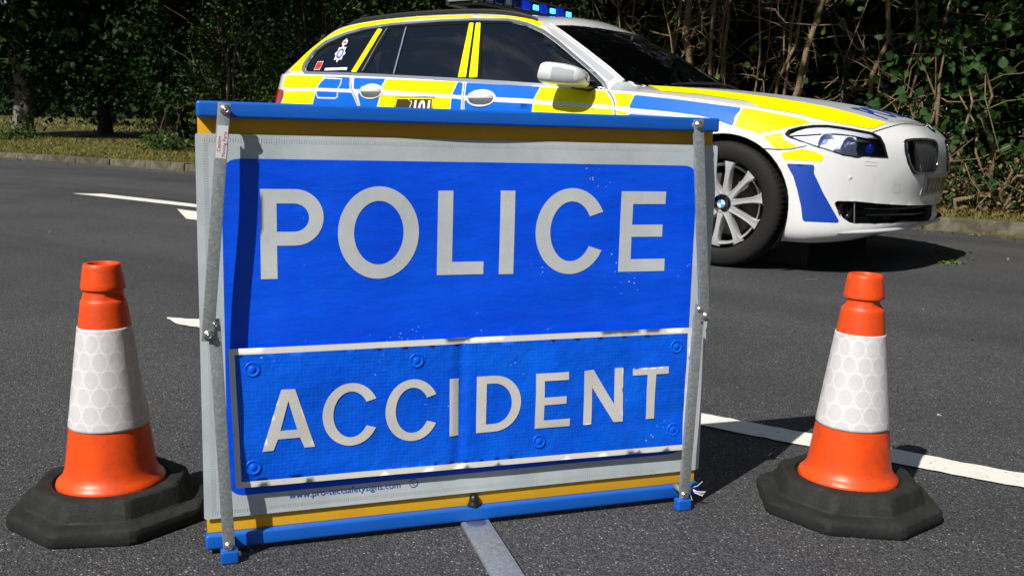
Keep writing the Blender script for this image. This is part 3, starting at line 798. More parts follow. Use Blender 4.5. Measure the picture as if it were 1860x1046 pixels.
# canvas plate ACCIDENT
pq = np.array([(39, 262.9), (46, 50), (809.7, 44.5), (808.8, 262.6)])
pin = np.array([(47.5, 253.6), (54, 59.3), (801.5, 54), (800.8, 253)])
plate = sheet('accident_plate', pq, [pin], .0165, PLATEW, sign, wav2, .011)
sheet('plate_field', pin, [], .0165, BLUE2, plate, wav2, .007)
for L in ACC: sheet('letter', L[0], L[1:], .0176, SILV2, plate, wav2, .006)
for (x, y) in ((72.4, 230.9), (322.1, 230.2), (71.3, 81.3), (779.6, 230.6), (781.5, 82.4), (531.3, 82.1)):
    x, y = x * SK / 1000, y * SK / 1000
    o = lathe('press_stud', [(0, .0022), (.004, .0021), (.0048, .0015), (.0052, .0009), (.0098, .0009), (.0104, .0016), (.0115, .0016), (.0124, .0006), (.0126, -.006)], BLUE2, plate, 28)
    o.rotation_euler = (R(90), 0, 0); o.location = (x, -(float(wav2(np.array(x), np.array(y))) + .0165), y + SZ)

# folding struts: L-shaped galvanised bars
def strut(name, p, q, d, wd, m=GALV, d1=None):
    d1 = d if d1 is None else d1
    p, q = Vector((p[0] * SK / 1000, 0, p[1] * SK / 1000)), Vector((q[0] * SK / 1000, 0, q[1] * SK / 1000))
    p.y, q.y = -d, -d1; L = (q - p).length; ax = (q - p).normalized(); sd = Vector((0, -1, 0)).cross(ax).normalized(); nn_ = ax.cross(sd); nn_ = nn_ if nn_.y < 0 else -nn_
    M = Matrix(((ax.x, nn_.x, sd.x, (p.x + q.x) / 2), (ax.y, nn_.y, sd.y, (p.y + q.y) / 2), (ax.z, nn_.z, sd.z, (p.z + q.z) / 2 + SZ), (0, 0, 0, 1)))
    bm = bmesh.new()
    add_box(bm, (0, .0015, 0), (L + .018, .003, wd), M)
    o = bm_obj(name, bm, m, sign, True, .0012, 2)
    for sgn in (1, -1):
        bm = bmesh.new(); add_box(bm, (0, -.0018, sgn * (wd / 2 - .0010)), (L - .03, .0036, .002), M)
        bm_obj('flange', bm, m, o, True, .0006, 2)
    return o
def bolt(p, d, r=.0062, parent=None):
    prof = [(0, .0046), (.45 * r, .0050), (.5 * r, .0034), (.55 * r, .0050), (.92 * r, .0048), (r, .0036), (r, .0016), (1.35 * r, .0014), (1.4 * r, 0), (1.4 * r, -.006)]
    o = lathe('bolt', prof, BOLT, parent or sign, 24)
    o.rotation_euler = (R(90), 0, 0); o.location = (p[0] * SK / 1000, -d, p[1] * SK / 1000 + SZ)
strut('upper_strut', (39.2, 608), (10.6, 288), .029, .0186, d1=.038)
strut('lower_strut', (19.5, 303), (33.5, -36), .034, .0186, d1=.043)
strut('upper_strut', (793.4, 607), (820.0, 285), .029, .0195, d1=.038)
strut('lower_strut', (811.5, 299), (796.5, -36), .034, .0195, d1=.043)
for p, d in (((41, 606.5), .032), ((11.5, 289), .041), ((20.5, 304), .037), ((33, -30), .0455), ((793, 606), .032), ((822.5, 286), .041), ((811, 297.5), .037), ((796.5, -29), .0455)):
    bolt(p, d, .0058 if p[1] not in (304, 297.5) else .004)
# standoff bushings that carry the struts off the rails
for (x, z) in ((41, 606.5), (793, 606), (33, -24), (796.5, -24)):
    o = lathe('bushing', [(0, .032), (.006, .032), (.006, 0), (0, 0)], GALV, sign, 18)
    o.rotation_euler = (R(90), 0, 0); o.location = (x * SK / 1000, -.010 if z < 0 else .004, z * SK / 1000 + SZ)
for x in (33.8, 794.5):
    bm = bmesh.new(); add_box(bm, (x * SK / 1000, -.0435, .0105), (.0275, .020, .021))
    bm_obj('foot_cap', bm, RAIL, sign, True, .003, 3)
# caution sticker on the left strut
st = empty('caution_sticker', parent=sign)
ax = Vector((10.6 - 39.2, 0, 288 - 608)).normalized()
cs = Vector((39.2, 0, 608)) + ax * 46
cs = Vector((cs.x * SK / 1000, -.0340, cs.z * SK / 1000 + SZ))
up = -ax; sdv = Vector((up.z, 0, -up.x))
M = Matrix(((up.x, -sdv.x, 0, cs.x), (0, 0, -1, cs.y), (up.z, -sdv.z, 0, cs.z), (0, 0, 0, 1)))
bm = bmesh.new(); add_box(bm, (0, 0, 0), (.049, .0158, .0004), M); s1 = bm_obj('label_card', bm, STKR, st)
for txt, yy, ln in (('Caution', .0015, .030), ('Moving Parts', -.0060, .044)):
    o = text_mesh('printed_text', txt, .0072, REDT, st, M @ Matrix.Translation((-ln / 2, yy, .0004)))
# foot bar pointing at the viewer, with its pivot and knob
fb = empty('foot_bar', parent=sign)
pc = Vector((.455, -.014, 0))
inv = sign.matrix_basis.inverted()
far_w = Vector((.017, 1.385, .02)); dirw = (far_w - Vector((-.041, 1.59, .02))).normalized()
dl = (inv.to_3x3() @ dirw); dl.z = 0; dl.normalize(); sl = Vector((-dl.y, dl.x, 0))
M = Matrix(((dl.x, sl.x, 0, pc.x), (dl.y, sl.y, 0, pc.y), (0, 0, 1, 0), (0, 0, 0, 1)))
bm = bmesh.new(); add_box(bm, (.235, 0, .0075), (.59, .050, .0022), M); bm_obj('channel_top', bm, GALV, fb, True, .0012, 2)
for sgn in (1, -1):
    bm = bmesh.new(); add_box(bm, (.235, sgn * .0242, .0034), (.59, .0022, .0058), M); bm_obj('channel_side', bm, GALV, fb, True, .0008, 2)
o = lathe('pivot_washer', [(0, .0095), (.018, .0095), (.020, .0087), (.0, .0084)], BOLT, fb, 28); o.location = (pc.x, pc.y - .004, -.0008)
o = lathe('black_knob', [(0, .021), (.0045, .0203), (.0076, .017), (.0088, .011), (.0088, .007), (.0115, .004), (.0115, .000), (0, 0)], BLACKP, fb, 24); o.location = (pc.x, -.001, .0335)
# frayed tie at the right foot
tie = bmesh.new()
for k in range(7):
    a0 = random.uniform(-2.6, .8)
    add_tube(tie, [(.872, -.034, .036), (.872 + .012 * math.cos(a0), -.040, .036 + .010 * math.sin(a0)), (.872 + .026 * math.cos(a0 + .3), -.045, .036 + .020 * math.sin(a0 + .3))], .0006, 4)
bm_obj('frayed_tie', tie, STKR, sign)

# ================================================================== CONES
ORANGE = mat('orange_cone_plastic', (.78, .075, .006), .42, spec=.45)
t = NT(ORANGE); c = t.coord()
n = t.noise(c, 16, 6, .7)
oc = t.mix(t.ramp(n, [(.4, (0, 0, 0)), (.8, (1, 1, 1))]), (.78, .075, .004), (.60, .048, .005))
mp = t.new('ShaderNodeMapping'); mp.inputs['Scale'].default_value = (20, 20, 110); t.link(c, mp.inputs[0])
sc = t.ramp(t.noise(mp.outputs[0], 2.0, 5, .8), [(.58, (0, 0, 0)), (.74, (1, 1, 1))])
grime = t.ramp(t.noise(c, 34, 8, .85), [(.53, (0, 0, 0)), (.66, (1, 1, 1))])
oc = t.mix(t.math('MULTIPLY', grime, .65), oc, (.34, .06, .025))
t.base(t.mix(t.math('MULTIPLY', sc, .6), oc, (.26, .05, .02)))
t.bump(t.noise(c, 70, 5, .7), .12, .003)
t.rough(t.ramp(n, [(.3, (.34, .34, .34)), (.8, (.55, .55, .55))]))
t.b.inputs['Subsurface Weight'].default_value = 0.0
RUBBER = mat('recycled_rubber', (.022, .024, .022), .75, spec=.3)
t = NT(RUBBER); c = t.coord()
t.base(t.ramp(t.noise(c, 9, 7, .75), [(.3, (.010, .011, .010)), (.55, (.018, .020, .018)), (.72, (.034, .036, .031)), (.85, (.08, .08, .07))]))
t.bump(t.math('ADD', t.noise(c, 130, 4, .7), t.math('MULTIPLY', t.noise(c, 25, 4), .6)), .4, .003)
t.rough(t.ramp(t.noise(c, 14, 5), [(.3, (.6, .6, .6)), (.7, (.85, .85, .85))]))
SLEEVE = mat('white_reflective_sleeve', (.62, .60, .62), .5)
t = NT(SLEEVE); uv = t.new('ShaderNodeUVMap').outputs[0]
sp_ = t.new('ShaderNodeSeparateXYZ'); t.link(uv, sp_.inputs[0])
def lattice(ox, oy):
    fx = t.math('SUBTRACT', t.math('FRACT', t.math('ADD', sp_.outputs[0], ox)), .5)
    fy = t.math('SUBTRACT', t.math('FRACT', t.math('ADD', sp_.outputs[1], oy)), .5)
    fy = t.math('MULTIPLY', fy, 1.732)
    return t.math('SQRT', t.math('ADD', t.math('MULTIPLY', fx, fx), t.math('MULTIPLY', fy, fy)))
d = t.math('MINIMUM', lattice(0, 0), lattice(.5, .5))
dirtm = t.math('MULTIPLY', t.ramp(t.noise(t.coord(), 21, 7, .8), [(.55, (0, 0, 0)), (.75, (1, 1, 1))]), .5)
cellm = t.ramp(d, [(.425, (1, 1, 1)), (.45, (0, 0, 0)), (.495, (0, 0, 0)), (.52, (1, 1, 1))])
oc2 = t.coord(); gr = t.ramp(t.noise(oc2, 13, 6, .7), [(.3, (.55, .525, .55)), (.7, (.66, .635, .66))])
celln = t.noise(oc2, 7, 2)
base = t.mix(t.math('MULTIPLY', t.ramp(d, [(.44, (1, 1, 1)), (.46, (0, 0, 0))]), t.math('MULTIPLY', celln, .28)), gr, (.42, .44, .46))
t.base(t.mix(dirtm, t.mix(cellm, (.68, .655, .68), base), (.34, .32, .30)))
t.rough(t.ramp(d, [(.44, (.28, .28, .28)), (.46, (.5, .5, .5))]))
t.bump(t.math('ADD', t.math('MULTIPLY', d, .6), t.noise(oc2, 40, 4)), .22, .003)
def octo(r, rot=22.5): return [(r * math.cos(R(rot + 45 * k)), r * math.sin(R(rot + 45 * k))) for k in range(8)]
def make_cone(label, loc, rotz, tilt, seed):
    root = empty('traffic_cone', loc, (0, 0, rotz)); tag(root, label, 'traffic cone', 'traffic cones beside the sign')
    # rubber base: octagonal foot, sloping step, raised collar with a round well
    K = [(.176, 0), (.180, .002), (.182, .007), (.1818, .0195), (.1795, .0250), (.174, .0275), (.160, .0290), (.1520, .0305), (.1480, .0335), (.1395, .0575), (.1370, .0620), (.1320, .0642), (.112, .0645)]
    K = [(r_ * .915, z_) for r_, z_ in K]
    rr = np.random.default_rng(seed); V, F = [], []; nn = 96
    for (r_, z_) in K:
        for k in range(nn):
            a = 2 * math.pi * (k + .5) / nn; b = ((a + math.pi / 8) % (math.pi / 4)) - math.pi / 8
            fl = math.cos(math.pi / 8) / math.cos(b); fl = min(fl, .993); mixr = 1.0 if r_ > .106 else .4
            q = r_ * (fl * 1.035 * mixr + (1 - mixr))
            V.append((q * math.cos(a), q * math.sin(a), z_ + (rr.normal(0, .0006) if z_ > .01 else 0)))
    for (r_, z_) in [(.0975, .0640), (.0950, .058), (.0, .058)]:
        for k in range(nn):
            a = 2 * math.pi * (k + .5) / nn; V.append((r_ * math.cos(a), r_ * math.sin(a), z_))
    for i in range(len(K) + 2):
        for k in range(nn): F.append((i * nn + k, i * nn + (k + 1) % nn, (i + 1) * nn + (k + 1) % nn, (i + 1) * nn + k))
    rb = mesh('rubber_base', V, F, RUBBER, root, True); rb.data.set_sharp_from_angle(angle=R(21))
    for ang in (-100, -70):
        o = lathe('base_stud', [(0, .003), (.003, .002), (.004, 0)], RUBBER, root, 12); o.location = (.1195 * math.cos(R(ang)), .1195 * math.sin(R(ang)), .045); o.rotation_euler = (R(80), 0, R(ang + 90))
    body = empty('cone_body', (0, 0, .058), (tilt[0], tilt[1], 0), root)
    rz = lambda z: .0657 - .1276 * (z - .106)
    prof = [(.0905, -.002), (.0915, .003), (.0900, .008), (.0845, .013), (.0790, .020), (.0758, .030)] + [(rz(z), z) for z in np.linspace(.045, .30, 14)] + [(rz(.31), .31), (rz(.316), .316)]
    seg = 72
    # skirt and shaft
    lathe('skirt', prof, ORANGE, body, seg)
    # reflective sleeve, slightly proud
    za, zb = .106, .280
    P = [(rz(za) + .0004, za - .0004), (rz(za) + .0016, za)] + [(rz(z) + .0016, z) for z in np.linspace(za + .004, zb - .004, 14)] + [(rz(zb) + .0016, zb), (rz(zb) + .0004, zb + .0004)]
    sl = lathe('reflective_sleeve', P, SLEEVE, body, seg)
    me = sl.data; uvl = me.uv_layers.new(name='UVMap'); nv = len(P)
    co = np.empty(len(me.vertices) * 3, np.float32); me.vertices.foreach_get('co', co); co = co.reshape(-1, 3)
    li = np.empty(len(me.loops), np.int32); me.loops.foreach_get('vertex_index', li)
    ang = np.arctan2(co[:, 1], co[:, 0]) / (2 * math.pi); u = ang[li].reshape(-1, 4); u = np.where(u < u.max(1, keepdims=True) - .5, u + 1, u).ravel()
    uvl.data.foreach_set('uv', np.stack([u * 12, (co[li, 2] - za) / .060], 1).astype(np.float32).ravel())
    # shaft above, hand-hold neck and top ring
    nseg = 96
    prof_n = [(.300, rz(.300), 0), (.316, rz(.316), 0), (.3235, rz(.3235), 0), (.3255, rz(.3255) - .0006, .05), (.3275, rz(.328) - .0022, .3), (.331, .0330, .75), (.336, .0308, 1), (.341, .0300, 1), (.3440, .0300, 1), (.3446, .0325, .9),
              (.3450, .0358, .25), (.3465, .0368, 0), (.352, .0362, 0), (.366, .0342, 0), (.380, .0322, 0), (.3855, .0313, 0), (.3885, .0298, 0), (.3890, .0285, 0), (.3885, .0250, 0), (.386, .0238, 0), (.372, .0228, 0), (.350, .0222, 0)]
    V, F = [], []
    for i, (z, r_, g) in enumerate(prof_n):
        for k in range(nseg):
            a = 2 * math.pi * k / nseg; side = max(0, math.cos(2 * (a + .5)))
            full_r = .0366 if z > .33 else r_ + .001 * g
            m_ = .55 + .45 * side ** .5                     # the hand-hold is cut deeper on two sides
            q = r_ if g == 0 else full_r + (r_ - .0035 * side - full_r) * (g * m_ if z < .3447 else 1 - (1 - g) * (1 - m_ * .0))
            V.append((q * math.cos(a), q * math.sin(a), z))
    for i in range(len(prof_n) - 1):
        for k in range(nseg): F.append((i * nseg + k, i * nseg + (k + 1) % nseg, (i + 1) * nseg + (k + 1) % nseg, (i + 1) * nseg + k))
    mesh('top_neck', V, F, ORANGE, body, True).data.set_sharp_from_angle(angle=R(55))
    return root
make_cone('orange and white traffic cone on black rubber base left of the sign', (-.7015, 1.653, 0), R(10), (0, R(-.3)), 1)
make_cone('orange and white traffic cone on black rubber base right of the sign', (.648, 1.777, 0), R(-6), (0, R(.3)), 2)

# ================================================================== POLICE CAR
CAR_TH = .6210
car = empty('police_car', (1.6237, 5.9364, 0), (0, 0, -CAR_TH))
tag(car, 'white police estate car with blue and yellow checks parked behind the sign', 'car')
def bsp1(P,n):
    """clamped uniform cubic B-spline along axis 0 -> n samples per span"""
    P=np.asarray(P,float)
    a=2*P[:1]-P[1:2]; b=2*P[-1:]-P[-2:-1]
    Q=np.concatenate([a,P,b],0); out=[]
    t=np.arange(n)/n
    t=t.reshape((-1,)+(1,)*(P.ndim-1))
    for i in range(len(Q)-3):
        p0,p1,p2,p3=Q[i],Q[i+1],Q[i+2],Q[i+3]
        out.append(((1-t)**3*p0+(3*t**3-6*t**2+4)*p1+(-3*t**3+3*t**2+3*t+1)*p2+t**3*p3)/6)
    out.append(((Q[-3]+4*Q[-2]+Q[-1])/6)[None] if P.ndim>1 else np.array([(Q[-3]+4*Q[-2]+Q[-1])/6]))
    return np.concatenate(out,0)
def net(P,nr,nc):
    P=np.asarray(P,float)
    S=bsp1(P,nr); S=np.swapaxes(bsp1(np.swapaxes(S,0,1),nc),0,1)
    return S
def lerp(x,xs,ys): return np.interp(x,xs,ys)
# ---- stations of the lower band, from nose centre round the near side to the tail centre
FY=[0,.15,.30,.45,.60,.72,.81,.875,.915]
rows_front=[ # (x list, z list)
 ([.80,.795,.785,.76,.70,.63,.55,.47,.40],[.235,.235,.23,.22,.20,.18,.17,.165,.165]),
 ([.895,.89,.875,.845,.79,.71,.62,.515,.40],[.265,.265,.26,.25,.235,.22,.21,.205,.205]),
 ([.862,.856,.832,.79,.735,.657,.572,.48,.38],[.37,.37,.365,.36,.35,.345,.34,.335,.33]),
 ([.892,.890,.872,.80,.727,.645,.555,.455,.34],[.50,.50,.50,.50,.495,.49,.485,.48,.48]),
 ([.895,.894,.880,.795,.70,.61,.52,.415,.29],[.62,.62,.62,.615,.61,.605,.60,.60,.60]),
 ([.875,.874,.860,.762,.66,.57,.475,.37,.23],[.715,.715,.71,.70,.69,.69,.695,.71,.72]),
 ([.805,.80,.775,.70,.60,.51,.41,.28,.10],[.775,.775,.77,.765,.765,.775,.79,.815,.85]),
]
front_y=[ [0,.15,.30,.45,.58,.69,.77,.83,.865],FY,FY,FY,FY,[0,.15,.30,.45,.60,.715,.80,.86,.90],[0,.15,.30,.44,.565,.66,.73,.79,.835]]
SX=[-.25,-.75,-1.3,-1.8,-2.35,-2.85,-3.3]
swage=lambda x:lerp(x,[-3.4,-3.1,-2.4,-1.8,-1.2,-.6,-.2,.2],[.950,.947,.927,.894,.866,.832,.795,.76])
belt_z=lambda x:lerp(x,[-3.5,-3.25,-2.77,-1.79,-1.2,-.75,-.4,0,.2],[1.065,1.055,1.039,.992,.962,.942,.915,.868,.835])
ymax=lambda x:lerp(x,[-3.5,-3.1,-2.6,-1.7,-.9,-.3,0],[.885,.93,.935,.925,.918,.925,.925])
yoff=[-.07,-.025,-.012,0,0,-.004,-.058]
rear=[ # stations x,y per row scale ; tail corner
 (-3.67,.825),(-3.86,.66),(-3.98,.40),(-4.03,0)]
def band_net():
    R=[]
    for r in range(7):
        row=[(x,y,z) for x,y,z in zip(rows_front[r][0],front_y[r],rows_front[r][1])]
        for x in SX:
            z=[.175,.21,.34,.52,.70 if x>-1.5 else .74,swage(x),belt_z(x)][r]
            row.append((x,ymax(x)+yoff[r],z))
        for (x,y) in rear:
            z=[.22,.26,.40,.58,.76,.93,1.065][r]
            dx=[.06,0,-.02,-.02,.02,.07,.10][r]
            s=[.95,1,1,1,1,.985,.95][r]
            row.append((x+dx*(1 if x<-3.7 else .5),y*s,z))
        R.append(row)
    return np.array(R)
def hood_net():
    # rows from fender crest (row6 of band) to spine
    top=band_net()[6][:12]  # nose .. x=-1.3
    sx=np.array([.805,.80,.775,.705,.615,.525,.425,.30,.13,-.22,-.68,-1.1])
    sz=lerp(sx,[-1.2,-.68,-.4,-.1,.25,.52,.66,.76,.80],[1.02,1.005,.985,.955,.913,.868,.83,.79,.775])
    R=[]
    for k,f in enumerate([0,.10,.30,.6,1.0]):
        row=[]
        for i in range(12):
            a=top[i]; x=a[0]*(1-f)+sx[i]*f; y=a[1]*(1-f)
            g=[0,.36,.68,.92,1.0][k]
            z=a[2]*(1-g)+sz[i]*g
            row.append((x,y,z))
        R.append(row)
    return np.array(R)
GB=[(-.40,0,.985),(-.42,.25,.98),(-.50,.48,.97),(-.60,.64,.955),(-.70,.745,.945),(-.85,.83,.935),(-1.2,.862,.945),(-1.8,.867,.975),(-2.4,.865,1.0),(-2.9,.855,1.02),(-3.22,.84,1.03),(-3.5,.80,1.04),(-3.78,.68,1.05),(-3.93,.42,1.05),(-3.97,0,1.05)]
GM=[(-.86,0,1.24),(-.87,.22,1.237),(-.925,.43,1.215),(-1.0,.56,1.19),(-1.06,.66,1.17),(-1.17,.74,1.17),(-1.40,.772,1.185),(-1.85,.775,1.20),(-2.4,.773,1.21),(-2.85,.765,1.21),(-3.12,.75,1.21),(-3.38,.705,1.21),(-3.62,.58,1.21),(-3.76,.36,1.21),(-3.79,0,1.21)]
GC=[(-1.25,0,1.405),(-1.26,.2,1.402),(-1.29,.38,1.387),(-1.325,.50,1.362),(-1.37,.595,1.345),(-1.45,.65,1.355),(-1.60,.67,1.388),(-1.9,.672,1.405),(-2.4,.672,1.41),(-2.8,.665,1.40),(-3.04,.652,1.388),(-3.24,.625,1.368),(-3.42,.52,1.345),(-3.56,.32,1.355),(-3.60,0,1.36)]
GE=[(-1.34,0,1.432),(-1.35,.18,1.43),(-1.38,.34,1.418),(-1.42,.45,1.40),(-1.46,.53,1.392),(-1.54,.58,1.40),(-1.68,.60,1.428),(-1.95,.61,1.450),(-2.4,.61,1.458),(-2.78,.60,1.45),(-3.0,.588,1.438),(-3.18,.56,1.428),(-3.36,.46,1.41),(-3.47,.28,1.392),(-3.52,0,1.395)]
GR=[(-1.44,0,1.449),(-1.45,.14,1.448),(-1.47,.26,1.442),(-1.5,.34,1.435),(-1.54,.37,1.435),(-1.6,.39,1.443),(-1.72,.40,1.458),(-1.98,.40,1.474),(-2.4,.40,1.480),(-2.76,.39,1.472),(-2.97,.38,1.456),(-3.1,.36,1.44),(-3.25,.30,1.425),(-3.38,.2,1.42),(-3.42,0,1.42)]
GS=[(-1.52,0,1.458),(-1.53,0,1.459),(-1.55,0,1.461),(-1.58,0,1.464),(-1.63,0,1.468),(-1.7,0,1.472),(-1.8,0,1.478),(-2.0,0,1.484),(-2.4,0,1.488),(-2.74,0,1.48),(-2.94,0,1.466),(-3.07,0,1.454),(-3.18,0,1.444),(-3.28,0,1.435),(-3.33,0,1.431)]
def green_net(): return np.array([GB,GM,GC,GE,GR,GS])
def quads(S,off=0):
    n,m=S.shape[:2]
    i=np.arange(n*m).reshape(n,m)+off
    return np.stack([i[:-1,:-1],i[:-1,1:],i[1:,1:],i[1:,:-1]],-1).reshape(-1,4)
def shell_build():
    b=net(band_net(),9,18); h=net(hood_net(),8,18); g=net(green_net(),10,16)
    return b,h,g

